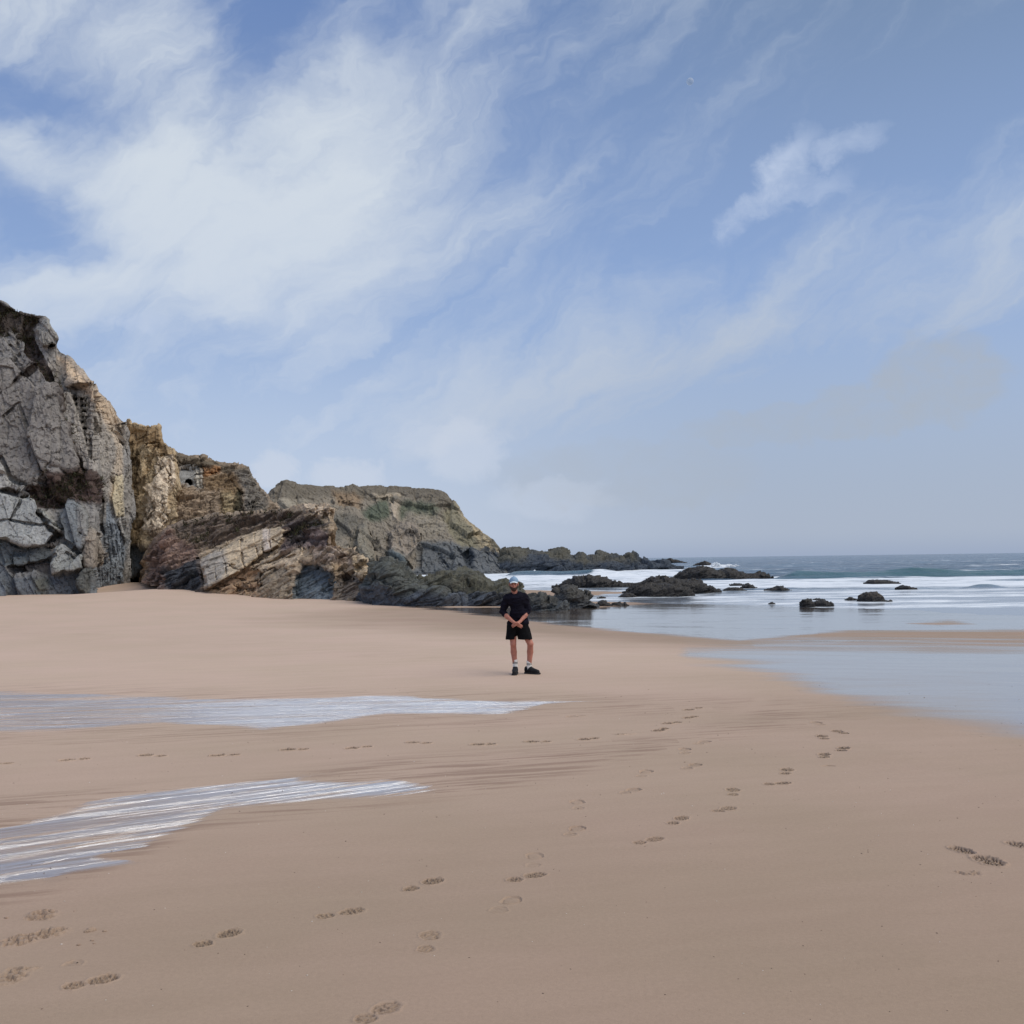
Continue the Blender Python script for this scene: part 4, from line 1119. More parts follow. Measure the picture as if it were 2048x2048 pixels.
def ridge(name, label, cat, prof, base, Y, thick, seed=0, res=.8, col=(62, 60, 54), col2=(70, 76, 84), fac=(1.2, .45, .18), amp=(.18, .10, .045), group=None, rot=-.3, mat=None, hmin=.05, nt=None, tilt=0.0, kind='thing'):
    """a ridge of rock standing at distance Y: crest profile along its length, steep broken front, back and ends"""
    if not tilt:
        Y = seat((prof[0][0] + prof[-1][0]) / 2, (base[0][1] + base[-1][1]) / 2)
    pad_ = .04 * (prof[-1][0] - prof[0][0]) + 1.5
    prof = [(prof[0][0] - pad_, base[0][1])] + list(prof) + [(prof[-1][0] + pad_, base[-1][1])]
    x0, x1 = prof[0][0], prof[-1][0]
    nu = max(int((x1 - x0) / res), 14)
    xs_ = np.linspace(x0, x1, nu)
    yt = np.interp(xs_, [p[0] for p in prof], [p[1] for p in prof])
    yb = np.interp(xs_, [p[0] for p in base], [p[1] for p in base])
    Yv = Y + tilt * np.linspace(-.5, .5, nu)
    Pb = P3(xs_, yb, Yv); Pt = P3(xs_, yt, Yv)
    ROCKS.append((Pb[0, :2], Pb[-1, :2], thick))
    h = np.maximum(Pt[:, 2] - Pb[:, 2], hmin)
    W_ = abs(Pb[-1, 0] - Pb[0, 0])
    s_ = np.linspace(-1, 1, nu)
    th_ = thick * np.sqrt(np.clip(1 - np.abs(s_) ** 2.4, .03, 1)) * (.55 + .45 * h / h.max())
    nt = nt or max(int(h.max() / (Y / F) / res * 2.2), 24)
    t_ = np.linspace(-.12, 1.12, nt)
    ang = np.pi * t_
    cy = -np.sign(np.cos(ang)) * np.abs(np.cos(ang)) ** .8
    cz = np.sign(np.sin(ang)) * np.abs(np.sin(ang)) ** .75
    X = np.repeat(Pb[:, 0][:, None], nt, 1)
    Yy = Pb[:, 1][:, None] + thick * .35 + th_[:, None] * cy[None]
    Z = Pb[:, 2][:, None] + h[:, None] * np.where(cz > 0, cz, cz * 0 - .0)[None] - (cz < 0)[None] * ((.5 + .4 * h.max()) * np.abs(cz)[None])
    P = np.stack([X, Yy, Z], -1)
    gu = np.gradient(P, axis=0); gv = np.gradient(P, axis=1)
    N_ = np.cross(gu, gv); N_ /= np.linalg.norm(N_, axis=2, keepdims=True) + 1e-9
    c_ = P.mean((0, 1))
    sgn = np.sign((N_ * (P - c_)).sum(2).mean())
    N_ *= sgn
    q = P.reshape(-1, 3).astype(np.float32)
    cr, sr = math.cos(rot), math.sin(rot)
    qr = np.stack([q[:, 0] * cr - q[:, 2] * sr, q[:, 1], q[:, 0] * sr + q[:, 2] * cr], -1) / np.array([2.2, 1, .6], np.float32)
    qr += seed * 3.71
    d = 0
    for o, (sc, a) in enumerate(zip(fac, amp)):
        hh, ed, cc = facets(qr / sc, 60 + seed * 5 + o, 1.7)
        a = a * (1, .55, .5)[o]
        d = d + a * hh * 1.9 - a * .2 * np.exp(-(ed / .04) ** 2)
    d = d + amp[1] * fbm(q / fac[0], 4, .55, seed)
    q = q + N_.reshape(-1, 3) * d[:, None]
    hh = np.clip((P[..., 2] - Pb[:, 2][:, None]) / h.max(), 0, 1).ravel()
    k = smooth(.25, .6, hh + .35 * fbm(q / fac[0] * .8, 3, .5, 9))
    c = np.array(rgb(*col2))[None] * (1 - k)[:, None] + np.array(rgb(*col))[None] * k[:, None]
    fc = grid_faces(nu, nt)
    if sgn < 0:
        fc = fc[:, ::-1]
    # close the two ends with fans
    e0 = np.arange(nt); e1 = (nu - 1) * nt + np.arange(nt)
    n0 = len(q)
    q = np.vstack([q, P[0].mean(0), P[-1].mean(0)]); c = np.vstack([c, c[0], c[-1]])
    fans = [[e0[i], e0[i + 1], n0, n0] for i in range(nt - 1)]
    me_q = np.array(fc)
    me = mesh_np(name, q, me_q, mat or M_WET, c)
    return link(name, me, None, label, cat, kind, group)


ridge('reef', 'long dark reef of low broken rock running out from the headland', 'reef', [(985, 1101), (1000, 1099), (1032, 1100), (1049, 1105), (1065, 1109), (1075, 1107), (1084, 1104), (1092, 1105), (1101, 1106), (1110, 1103), (1119, 1101), (1126, 1103), (1133, 1108), (1148, 1115), (1156, 1112), (1164, 1108), (1172, 1112), (1180, 1116), (1190, 1114), (1207, 1112), (1218, 1115), (1229, 1118), (1244, 1115), (1252, 1117), (1261, 1112), (1270, 1117), (1281, 1123), (1295, 1124), (1307, 1127), (1318, 1124), (1328, 1123), (1340, 1127), (1356, 1131)],
      [(985, 1146), (1015, 1144), (1067, 1136), (1168, 1138), (1252, 1137), (1356, 1132)], 205, 11, 1, .6, (78, 76, 68), (60, 66, 74), (5, 1.8, .6), (.65, .42, .26), mat=M_FAR, tilt=18)
ridge('reef', 'dark blue and olive reef slab between the outcrop and the man', 'reef', [(722, 1180), (728, 1150), (735, 1129), (755, 1127), (776, 1128), (795, 1137), (813, 1147), (835, 1156), (860, 1163), (885, 1172), (905, 1184), (925, 1196), (945, 1206)],
      [(722, 1203), (762, 1205), (894, 1213), (945, 1211)], 51, 2.4, 2, .6, (84, 86, 80), (78, 84, 92), (1.6, .55, .2), (.30, .16, .07), tilt=-3)
ridge('reef', 'rough olive topped reef running behind the man towards the surf', 'reef', [(800, 1178), (822, 1158), (840, 1153), (862, 1154), (885, 1152), (908, 1149), (920, 1151), (932, 1155), (940, 1163), (950, 1161), (961, 1162), (972, 1166), (988, 1169), (1003, 1167), (1018, 1169), (1040, 1170), (1046, 1180), (1052, 1190), (1064, 1205)],
      [(800, 1206), (894, 1211), (950, 1211), (1004, 1216), (1064, 1219)], 51, 2.6, 3, .6, (82, 80, 66), (72, 77, 84), (1.5, .5, .2), (.28, .17, .07), tilt=-3)
ridge('rock', 'angular dark rock on the wet sand just right of the man', 'rock', [(1050, 1216), (1058, 1194), (1068, 1191), (1074, 1188), (1082, 1187), (1092, 1192), (1098, 1198), (1106, 1197), (1116, 1201), (1124, 1206), (1132, 1216)],
      [(1050, 1222), (1132, 1219)], 43, 1.0, 4, .5, (74, 74, 70), (76, 80, 82), (.7, .3, .12), (.15, .08, .035))
ridge('rock', 'tall pointed dark rock beside the angular one right of the man', 'rock', [(1108, 1212), (1116, 1187), (1122, 1184), (1126, 1178), (1134, 1175), (1145, 1177), (1154, 1181), (1162, 1187), (1170, 1192), (1177, 1191), (1184, 1200), (1194, 1213)],
      [(1108, 1217), (1194, 1213)], 44.5, 1.2, 5, .5, (70, 68, 64), (72, 74, 76), (.7, .3, .12), (.17, .09, .04))
GR = 'rocks scattered over the wet sand and surf'
SMALL = [
    ([(1192, 1211), (1198, 1204), (1207, 1201), (1214, 1205), (1222, 1211)], 1212, 47, .5, 'low rounded rock at the tip of the pointed dark rock'),
    ([(1222, 1209), (1230, 1206), (1240, 1205), (1247, 1208), (1250, 1205), (1257, 1210)], 1211, 47.5, .35, 'flat dark rock with a nub, last in line before the sand bar'),
    ([(1112, 1173), (1122, 1168), (1134, 1163), (1144, 1160), (1150, 1155), (1157, 1154), (1160, 1157), (1165, 1154), (1172, 1158), (1174, 1152), (1184, 1151), (1196, 1155), (1208, 1156), (1222, 1160), (1234, 1164), (1246, 1168), (1262, 1168), (1285, 1172)], 1174, 88, 2.2, 'dark jagged ridge in the surf with a knobbly crest'),
    ([(1256, 1183), (1262, 1178), (1270, 1175), (1278, 1172), (1288, 1167), (1296, 1163), (1302, 1158), (1312, 1156), (1322, 1157), (1328, 1155), (1342, 1156), (1352, 1158), (1362, 1160), (1374, 1161), (1384, 1163), (1396, 1165), (1406, 1164), (1412, 1170), (1422, 1174), (1440, 1179)], 1186, 70, 2.4, 'biggest black craggy rock rising from the shallows'),
    ([(1262, 1186), (1268, 1176), (1280, 1172), (1300, 1169), (1322, 1172), (1346, 1170), (1366, 1172), (1380, 1176), (1386, 1186)], 1193, 66, 1.3, 'black block shelf in front of the biggest craggy rock'),
    ([(1240, 1193), (1248, 1188), (1258, 1186), (1266, 1188), (1273, 1194)], 1195, 64, .7, 'small black rock at left foot of the biggest craggy rock'),
    ([(1282, 1190), (1290, 1184), (1302, 1184), (1310, 1191)], 1192.5, 64, .6, 'small black rock at the front of the craggy rock shelf'),
    ([(1354, 1156), (1360, 1148), (1372, 1143), (1382, 1139), (1396, 1136), (1408, 1134.5), (1420, 1137), (1432, 1141), (1446, 1144), (1452, 1140), (1462, 1139), (1472, 1141), (1484, 1146), (1500, 1149), (1516, 1150), (1524, 1147), (1534, 1146), (1541, 1150), (1544, 1155)], 1156.5, 112, 4, 'long smooth backed dark rock island beyond the surf'),
    ([(1328, 1124), (1335, 1119), (1341, 1116), (1347, 1119), (1355, 1120), (1362, 1122), (1372, 1125)], 1126, 300, 3, 'farthest small peaked rock near the horizon'),
    ([(1391, 1129), (1400, 1126), (1410, 1122), (1416, 1124), (1424, 1128), (1446, 1130)], 1131, 260, 3, 'small rock with surf bursting beside it'),
    ([(1463, 1169), (1472, 1167), (1480, 1167), (1488, 1170)], 1170.5, 90, .6, 'thin sliver of rock behind the small domed rock in the surf'),
    ([(1484, 1175), (1490, 1171), (1497, 1167), (1504, 1170), (1513, 1175)], 1176, 84, .7, 'small domed rock between two slivers in the surf'),
    ([(1450, 1179), (1460, 1176), (1474, 1175), (1482, 1177), (1492, 1180)], 1181, 78, .6, 'flat sliver of rock in front of the small domed rock'),
    ([(1534, 1180), (1542, 1177), (1552, 1176), (1558, 1172), (1566, 1173), (1574, 1178), (1582, 1181)], 1181.5, 77, .9, 'low black rock with a hump standing alone in the shallows'),
    ([(1604, 1202), (1608, 1199), (1616, 1198.5), (1624, 1199), (1628, 1205)], 1214, 52, .45, 'square black rock, left of the pair at the edge of the wet sand'),
    ([(1629, 1207), (1636, 1203), (1646, 1200), (1654, 1202), (1660, 1206), (1664, 1204), (1667, 1209)], 1213, 52.5, .5, 'broader black rock, right of the pair at the edge of the wet sand'),
    ([(1630, 1199), (1638, 1197.5), (1648, 1199)], 1200.5, 58, .3, 'tiny rock behind the pair at the edge of the wet sand'),
    ([(1693, 1199), (1702, 1195.5), (1710, 1198), (1718, 1200)], 1200.5, 58, .4, 'tiny dark rock left of the twin humped rock'),
    ([(1722, 1199), (1726, 1194), (1732, 1190), (1738, 1186), (1744, 1189), (1749, 1187), (1755, 1185.5), (1762, 1190), (1766, 1195), (1770, 1201)], 1203, 56, .9, 'brown rock with twin humps at the edge of the surf'),
    ([(1768, 1202), (1775, 1200), (1783, 1203)], 1203.5, 57, .3, 'flat rock chip right of the twin humped rock'),
    ([(1734, 1165), (1742, 1161), (1756, 1160), (1768, 1160.5), (1780, 1161), (1790, 1164), (1800, 1166)], 1167, 92, 1.0, 'long low black rock on the white surf band'),
    ([(1797, 1177), (1806, 1172), (1814, 1171), (1822, 1174), (1834, 1177)], 1178, 82, .8, 'low black rock with a pointed tail in front of the white surf band'),
    ([(1986, 1147), (1994, 1143), (2003, 1147)], 1148, 165, 1.2, 'tiny far rock at right, left of its neighbour'),
    ([(2007, 1147), (2014, 1141), (2020, 1143), (2030, 1146), (2042, 1148)], 1148.5, 165, 1.4, 'far jagged rock in the blue water near the right edge'),
    ([(1538, 1208), (1544, 1205.5), (1550, 1208)], 1208.5, 53, .25, 'pebble sized dark rock alone on the wet sand'),
    ([(1146, 1174), (1150, 1172.5), (1158, 1174)], 1175, 84, .3, 'speck of rock under the knobbly ridge'),
    ([(1196, 1196), (1204, 1193), (1210, 1196)], 1197, 57, .25, 'tiny rock alone on the sand bar'),
]
for k, (prof, yb_, Y_, tk, lab) in enumerate(SMALL):
    sc_ = Y_ / F
    hgt = (yb_ - min(p[1] for p in prof)) * sc_
    f0 = max(.35 * hgt, .12)
    brown = 'twin humps' in lab
    ridge('rock', lab, 'rock', prof, [(prof[0][0], yb_), (prof[-1][0], yb_)], Y_, tk, 10 + k, .45 if Y_ < 130 else .4, (66, 58, 50) if brown else (48, 45, 42), (40, 38, 37), (f0 * 1.3, f0 * .5, f0 * .2), (f0 * .32, f0 * .16, f0 * .07), group=GR)

# ------------------------------------------------------------------ sea
def sea_material():
    m, t = material('sea_water')
    p = t.pos()
    foam = t.attr('foam'); teal = t.attr('teal'); thin = t.attr('thin')
    q = t.mapping(p, scale=(.10, .42, 1), rot=(0, 0, .06))
    f1 = t.noise(q, 1.0, 9, .68, .8)
    f2 = t.noise(t.mapping(p, scale=(.5, 1.3, 1)), 1.0, 6, .7, .5)
    f3 = t.noise(t.mapping(p, scale=(.018, .13, 1), rot=(0, 0, .03)), 1.0, 6, .62, 1.2)
    fs = t.math('ADD', t.math('MULTIPLY', f1, .40), t.math('ADD', t.math('MULTIPLY', f2, .18), t.math('MULTIPLY', f3, .42)))
    f = t.math('ADD', foam, t.math('MULTIPLY', t.math('SUBTRACT', fs, .5), 3.6))
    f = t.math('MULTIPLY', t.ramp(f, .36, .72), t.ramp(foam, .0, .10))
    chop = t.noise(t.mapping(p, scale=(.045, .12, 1), rot=(0, 0, -.05)), 1.0, 8, .66, .4)
    chop2 = t.noise(t.mapping(p, scale=(.35, .9, 1)), 1.0, 5, .6, .3)
    c = t.mix(t.ramp(chop, .38, .62), (.014, .042, .075), (.060, .128, .185))
    c = t.mix(teal, c, (.025, .115, .125))
    c = t.mix(thin, c, (.22, .25, .29))
    h = t.math('ADD', t.math('MULTIPLY', chop, 1.0), t.math('MULTIPLY', chop2, .18))
    dist = t.n('ShaderNodeCameraData').outputs['View Z Depth'] if False else None
    nb = t.bump(h, .9, 1.6)
    wt = t.principled(c, .16, .5, nb, IOR=1.33)
    wt2 = t.principled(c, .10, .8, t.bump(chop2, .25, .06), IOR=1.5)
    m0 = t.n('ShaderNodeMixShader'); t.put(m0.inputs[0], thin)
    t.t.links.new(wt, m0.inputs[1]); t.t.links.new(wt2, m0.inputs[2])
    fo = t.principled(t.mix(t.ramp(f2, .3, .7), (.62, .67, .72), (.86, .89, .92)), .9, .1, t.bump(f2, .6, .15))
    ms = t.n('ShaderNodeMixShader'); t.put(ms.inputs[0], f)
    t.t.links.new(m0.outputs[0], ms.inputs[1]); t.t.links.new(fo, ms.inputs[2])
    t.out(ms.outputs[0])
    return m


def bump1(x, c, w_):
    return np.exp(-((x - c) / w_) ** 2)


rr = np.r_[1 / np.linspace(1 / 36., 1 / 1500., 620), np.geomspace(1600, 60000, 40)]
th = np.radians(np.linspace(-62, 62, 900))
R_, T_ = np.meshgrid(rr, th, indexing='ij')
SX, SY = R_ * np.sin(T_), R_ * np.cos(T_)
spx, spy = pos_px(SX, SY, np.full(SX.shape, SEA_Z))
hor = 1119.4 - .0135 * (spx - 1024)
dyh = spy - hor                       # how far below the horizon the flat sea lies here
far_ = smooth(60, 140, SY)
q3 = lambda a, b, c=0: np.stack([SX.ravel() * a, SY.ravel() * b, np.full(SX.size, c)], -1)
swell = fbm(q3(.018, .06), 3, .5, 5).reshape(SX.shape)
chopn = fbm(q3(.11, .26, 3), 3, .55, 9).reshape(SX.shape)
SZ = SEA_Z + far_ * smooth(9000, 900, SY) * (.30 * swell + (.16 * chopn)) + .03 * chopn * smooth(40, 70, SY)
wobx = 14 * perlin(q3(.03, .05, 8)).reshape(SX.shape)
# the breaking teal wave beyond the white band, and smaller ones
crestY = 118 + 6 * perlin(q3(.03, 0, 2)).reshape(SX.shape)
wave = bump1(SY, crestY, 4.5) * smooth(1540, 1600, spx) * (1 - .45 * smooth(1800, 1960, spx)) * (.85 + .5 * perlin(q3(.08, .02, 4)).reshape(SX.shape))
SZ += .95 * np.clip(wave, 0, 2)
crest2 = 150 + 5 * perlin(q3(.05, 0, 6)).reshape(SX.shape)
wave2 = bump1(SY, crest2, 5) * smooth(1000, 1030, spx) * smooth(1330, 1180, spx) * (.9 + .7 * perlin(q3(.12, .02, 5)).reshape(SX.shape))
SZ += .9 * np.clip(wave2, 0, 2)
wave3 = bump1(SY, 76 + 1.5 * perlin(q3(.2, 0, 3)).reshape(SX.shape), 2.0) * smooth(1915, 1965, spx) * smooth(2025, 1975, spx)
SZ += .30 * wave3
foam = np.zeros(SX.shape)
R = 1360 + wobx
right = smooth(1340, 1400, spx)
left = 1 - right
dw = dyh + 5 * perlin(q3(.05, .02, 1)).reshape(SX.shape)
foam = np.maximum(foam, right * .82 * smooth(45, 50, dw) * smooth(72, 62, dw))            # white band
foam = np.maximum(foam, right * (.42 + .22 * perlin(q3(.06, .2, 5)).reshape(SX.shape)) * smooth(60, 68, dw) * smooth(118, 88, dw))
foam = np.maximum(foam, right * .52 * bump1(dw, 104, 7))
foam = np.maximum(foam, 72 / 100 * left * smooth(20, 26, dw) * smooth(60, 46, dw))
foam = np.maximum(foam, left * (.62 - .2 * smooth(50, 70, dw)) * smooth(40, 50, dw) * smooth(100, 70, dw))
foam = np.maximum(foam, .30 * smooth(1, 14, dyh) * smooth(45, 30, dyh) * (.5 + chopn))       # flecks further out
foam = np.maximum(foam, .95 * smooth(1160, 1190, spx) * smooth(1345, 1330, spx) * bump1(dyh, 37, 6))
foam = np.maximum(foam, .8 * smooth(1385, 1410, spx) * smooth(1490, 1440, spx) * bump1(dyh, 19, 4))
foam *= 1 - .95 * np.clip(wave3 * 1.5, 0, 1)
front1 = bump1(SY, crestY - 3, 4) * smooth(1540, 1600, spx)
foam *= 1 - .9 * np.clip(front1, 0, 1)
foam = np.maximum(foam, .55 * bump1(SY, crestY + .5, 1.6) * smooth(1560, 1600, spx) * smooth(.0, .3, perlin(q3(.1, .02, 14)).reshape(SX.shape)))
foam *= 1 - .85 * np.clip(bump1(SY, crest2 - 2.5, 3) * smooth(1000, 1030, spx) * smooth(1200, 1160, spx), 0, 1)
# surf washing round the rocks
wash = np.zeros(SX.shape)
for a_, b_, tk_ in ROCKS:
    if a_[1] < 48:
        continue
    sel = (np.abs(SX - (a_[0] + b_[0]) / 2) < abs(b_[0] - a_[0]) / 2 + 8) & (np.abs(SY - (a_[1] + b_[1]) / 2) < tk_ + 12 + abs(a_[1] - b_[1]))
    d_ = line_d(SX[sel], SY[sel], [(a_[0], a_[1] + tk_ * .35), (b_[0], b_[1] + tk_ * .35)])
    wash[sel] = np.maximum(wash[sel], smooth(tk_ * 1.3 + 3.0, tk_ * .7, d_))
foam = np.maximum(foam, wash * (.52 + .25 * perlin(q3(.5, .3, 7)).reshape(SX.shape)))
foam = np.clip(foam, 0, 1)
teal = np.clip(front1 * .95 + .8 * np.clip(wave3, 0, 1) + .5 * np.clip(wave2, 0, 1), 0, 1)
thin = right * smooth(64, 76, dyh) + left * smooth(52, 66, dyh)
sv_ = np.stack([SX, SY, SZ], -1).reshape(-1, 3)
sf = grid_faces(*SX.shape)
link('sea', mesh_np('sea', sv_, sf[:, ::-1], sea_material(), None, {'foam': foam.ravel(), 'teal': teal.ravel(), 'thin': np.clip(thin, 0, 1).ravel()}), None,
     'blue ocean with white surf breaking towards the beach', 'sea', 'structure')

# ------------------------------------------------------------------ scrub on the ledges
def scrub_material():
    m, t = material('scrub_leaves')
    c = t.attr('Col', 'Color')
    t.out(t.principled(c, .9, .1))
    return m


M_SCRUB = scrub_material()
rs = np.random.RandomState(11)
SC_LAB = ['dark dry scrub clinging to the crest of the grey cliff', 'dark dry scrub filling the long gully across the grey cliff', 'reddish brown scrub on the ledge low on the grey cliff',
          'sparse scrub along the top of the brown cliff', 'dark scrub band over the cream slabs', 'dark scrub on the shoulder above the blue alcove']
for si, sc in enumerate(SCRUB):
    mk, q, N_ = sc[1], sc[2], sc[3]
    idx = np.nonzero(mk > .05)[0]
    if not len(idx):
        continue
    wgt = mk[idx]; wgt = wgt / wgt.sum()
    n = min(2600, int(mk.sum() * .12))
    pick = rs.choice(idx, n, p=wgt)
    cl = fbm(q[pick] * .6, 3, .5, 77)
    pick = pick[cl > -.15]
    V_, F_, C_ = [], [], []
    k = 9
    base = np.repeat(q[pick], k, 0) + N_[pick].repeat(k, 0) * .04
    n = len(base)
    dirs = rs.randn(n, 3) + N_[pick].repeat(k, 0) * .9 + np.array([0, 0, .5])
    dirs /= np.linalg.norm(dirs, axis=1)[:, None]
    ln = (.10 + .20 * rs.rand(n)) * np.repeat(.7 + .6 * rs.rand(len(pick)), k)
    side = np.cross(dirs, rs.randn(n, 3)); side /= np.linalg.norm(side, axis=1)[:, None]
    b = base + rs.randn(n, 3) * .07
    a0 = b + side * (.022 + .03 * rs.rand(n))[:, None]; a1 = b - side * .03; tip = b + dirs * ln[:, None]
    v = np.stack([a0, a1, tip], 1).reshape(-1, 3)
    f = np.arange(len(v)).reshape(-1, 3)
    pal = np.array([rgb(70, 62, 48), rgb(58, 60, 44), rgb(84, 70, 56), rgb(50, 46, 38), rgb(76, 78, 56)])
    c = np.repeat(pal[rs.randint(0, 5, n)] * (.8 + .5 * rs.rand(n))[:, None], 3, 0)
    link('scrub', mesh_np('scrub', v, f, M_SCRUB, c, smooth_shade=False), None, SC_LAB[min(si, 5)], 'scrub', 'stuff')


# ------------------------------------------------------------------ smooth solids from distance fields
class Field:
    def __init__(self, lo, hi, h):
        self.lo = np.array(lo, np.float32); self.h = h
        self.n = np.ceil((np.array(hi) - np.array(lo)) / h).astype(int) + 1
        self.f = np.full(self.n, .08, np.float32)

    def _sub(self, lo, hi):
        a = np.maximum(((np.array(lo) - self.lo) / self.h).astype(int), 0)
        b = np.minimum(((np.array(hi) - self.lo) / self.h).astype(int) + 2, self.n)
        g = np.meshgrid(*[self.lo[i] + self.h * np.arange(a[i], b[i], dtype=np.float32) for i in range(3)], indexing='ij')
        return tuple(slice(a[i], b[i]) for i in range(3)), g

    def _add(self, s, d, k, op):
        f = self.f[s]
        if op == 'cut':
            self.f[s] = np.maximum(f, -d)
        elif k <= 0:
            self.f[s] = np.minimum(f, d)
        else:
            hh = np.clip(.5 + .5 * (f - d) / k, 0, 1)
            self.f[s] = f * (1 - hh) + d * hh - k * hh * (1 - hh)

    def cap(self, a, b, ra, rb, k=.015, op='add', sy=1.0):
        a = np.array(a, float); b = np.array(b, float); m = max(ra, rb) + .07
        s, (x, y, z) = self._sub(np.minimum(a, b) - m, np.maximum(a, b) + m)
        ab = b - a; L2 = (ab * ab).sum() + 1e-9
        t = np.clip(((x - a[0]) * ab[0] + (y - a[1]) * ab[1] + (z - a[2]) * ab[2]) / L2, 0, 1)
        d = np.sqrt((x - a[0] - t * ab[0]) ** 2 + ((y - a[1] - t * ab[1]) * sy) ** 2 + (z - a[2] - t * ab[2]) ** 2) - (ra + (rb - ra) * t)
        self._add(s, d, k, op)

    def ell(self, c, r, k=.015, op='add'):
        c = np.array(c, float); r = np.array(r, float)
        s, (x, y, z) = self._sub(c - r - .07, c + r + .07)
        u = np.sqrt(((x - c[0]) / r[0]) ** 2 + ((y - c[1]) / r[1]) ** 2 + ((z - c[2]) / r[2]) ** 2)
        v = np.sqrt(((x - c[0]) / r[0] ** 2) ** 2 + ((y - c[1]) / r[1] ** 2) ** 2 + ((z - c[2]) / r[2] ** 2) ** 2) + 1e-6
        self._add(s, u * (u - 1) / v, k, op)

    def below(self, z0):
        """cut away everything below z0"""
        z = self.lo[2] + self.h * np.arange(self.n[2], dtype=np.float32)
        self.f = np.maximum(self.f, (z0 - z)[None, None, :])

    def above(self, z0):
        z = self.lo[2] + self.h * np.arange(self.n[2], dtype=np.float32)
        self.f = np.maximum(self.f, (z - z0)[None, None, :])

    def noise(self, scale, amp, s=0):
        m = np.abs(self.f) < .04
        i = np.argwhere(m).astype(np.float32) * self.h + self.lo
        self.f[m] += amp * fbm(i * np.array(scale, np.float32), 3, .5, s)

    def mesh(self):
        f = self.f
        ins = f < 0
        c = np.zeros(np.array(f.shape) - 1, np.int8)
        for a in (0, 1):
            for b in (0, 1):
                for d in (0, 1):
                    c += ins[a:f.shape[0] - 1 + a, b:f.shape[1] - 1 + b, d:f.shape[2] - 1 + d]
        act = np.argwhere((c > 0) & (c < 8))
        idm = np.full(c.shape, -1, np.int32); idm[tuple(act.T)] = np.arange(len(act))
        acc = np.zeros((len(act), 3)); cnt = np.zeros(len(act))
        cor = [(a, b, d) for a in (0, 1) for b in (0, 1) for d in (0, 1)]
        for p in cor:
            for ax in range(3):
                if p[ax]:
                    continue
                q = list(p); q[ax] = 1
                f0 = f[tuple((act + p).T)]; f1 = f[tuple((act + q).T)]
                m = (f0 < 0) != (f1 < 0)
                t = np.where(m, f0 / (f0 - f1 + 1e-12), 0)
                pt = np.array(p, float)[None].repeat(len(act), 0); pt[:, ax] += t
                acc[m] += pt[m]; cnt[m] += 1
        v = self.lo + self.h * (act + acc / cnt[:, None])
        faces = []
        for ax in range(3):
            s0 = [slice(None)] * 3; s1 = [slice(None)] * 3
            s0[ax] = slice(0, -1); s1[ax] = slice(1, None)
            A, B = ins[tuple(s0)], ins[tuple(s1)]
            e = np.argwhere(A != B)
            u, w_ = (ax + 1) % 3, (ax + 2) % 3
            ok = (e[:, u] > 0) & (e[:, w_] > 0) & (e[:, u] < f.shape[u] - 1) & (e[:, w_] < f.shape[w_] - 1)
            e = e[ok]
            flip = A[tuple(e.T)]
            quad = []
            for du, dw_ in ((-1, -1), (0, -1), (0, 0), (-1, 0)):
                g = e.copy(); g[:, u] += du; g[:, w_] += dw_
                quad.append(idm[tuple(g.T)])
            qd = np.stack(quad, 1)
            qd[~flip] = qd[~flip][:, ::-1]
            faces.append(qd)
        return v, np.concatenate(faces)


def plain(name, c, rough=.8, spec=.3, var=.15, scale=60, bump=.2, bd=.004):
    m, t = material(name)
    p = t.n('ShaderNodeTexCoord').outputs['Object']
    n = t.noise(p, scale, 4, .6)
    n2 = t.noise(p, scale * .15, 4, .6)
    v = t.math('ADD', t.ramp(n, .3, .7, 1 - var, 1 + var, False), t.ramp(n2, .3, .7, -var, var, False))
    t.out(t.principled(t.mix(1.0, c, t.vec(v, v, v), 'MULTIPLY'), rough, spec, t.bump(n, bump, bd)))
    return m


SKIN = plain('skin', rgb(182, 122, 104), .6, .35, .12, 25)
KNIT = plain('navy_black_knit', rgb(25, 24, 34), .95, .1, .3, 90)
BLACK = plain('black_cloth', rgb(18, 18, 20), .9, .12, .3, 90)
SOCKM = plain('white_sock', rgb(236, 233, 225), .9, .1, .08, 120)
STRIPE = plain('grey_stripe', rgb(98, 98, 96), .9, .1, .1, 120)
SHOE = plain('black_shoe', rgb(26, 26, 28), .7, .3, .4, 110)
SOLE = plain('dark_sole', rgb(44, 43, 44), .75, .3, .2, 80)
CAPM = plain('faded_blue_cap', rgb(138, 164, 188), .9, .1, .12, 90)
BRIM = plain('pale_cap_brim', rgb(214, 224, 228), .9, .1, .08, 90)
HAIRM = plain('dark_hair', rgb(62, 46, 40), .8, .2, .3, 120)
EYEM = plain('eye_dark', rgb(30, 22, 20), .3, .5, .1, 50)

pg = G(1045, 1348)
px0 = P3([1032.9], [1340], [pg[1]])[0]
PO = np.array([px0[0], pg[1], float(ground(np.array([px0[0]]), np.array([pg[1]]))[0]) - .004])
person = None


def body_part(name, fld, mat, label=None, sm=2):
    v, f = fld.mesh()
    for _ in range(sm):              # relax the grid steps
        s = np.zeros_like(v); n = np.zeros(len(v))
        for a, b in ((0, 1), (1, 2), (2, 3), (3, 0)):
            np.add.at(s, f[:, a], v[f[:, b]]); np.add.at(s, f[:, b], v[f[:, a]])
            np.add.at(n, f[:, a], 1); np.add.at(n, f[:, b], 1)
        v = v * .5 + .5 * s / np.maximum(n, 1)[:, None]
    return link(name, mesh_np(name, v, f, mat), person, label)


B = Field((-.34, -.30, -.01), (.5, .2, 1.83), .0055)
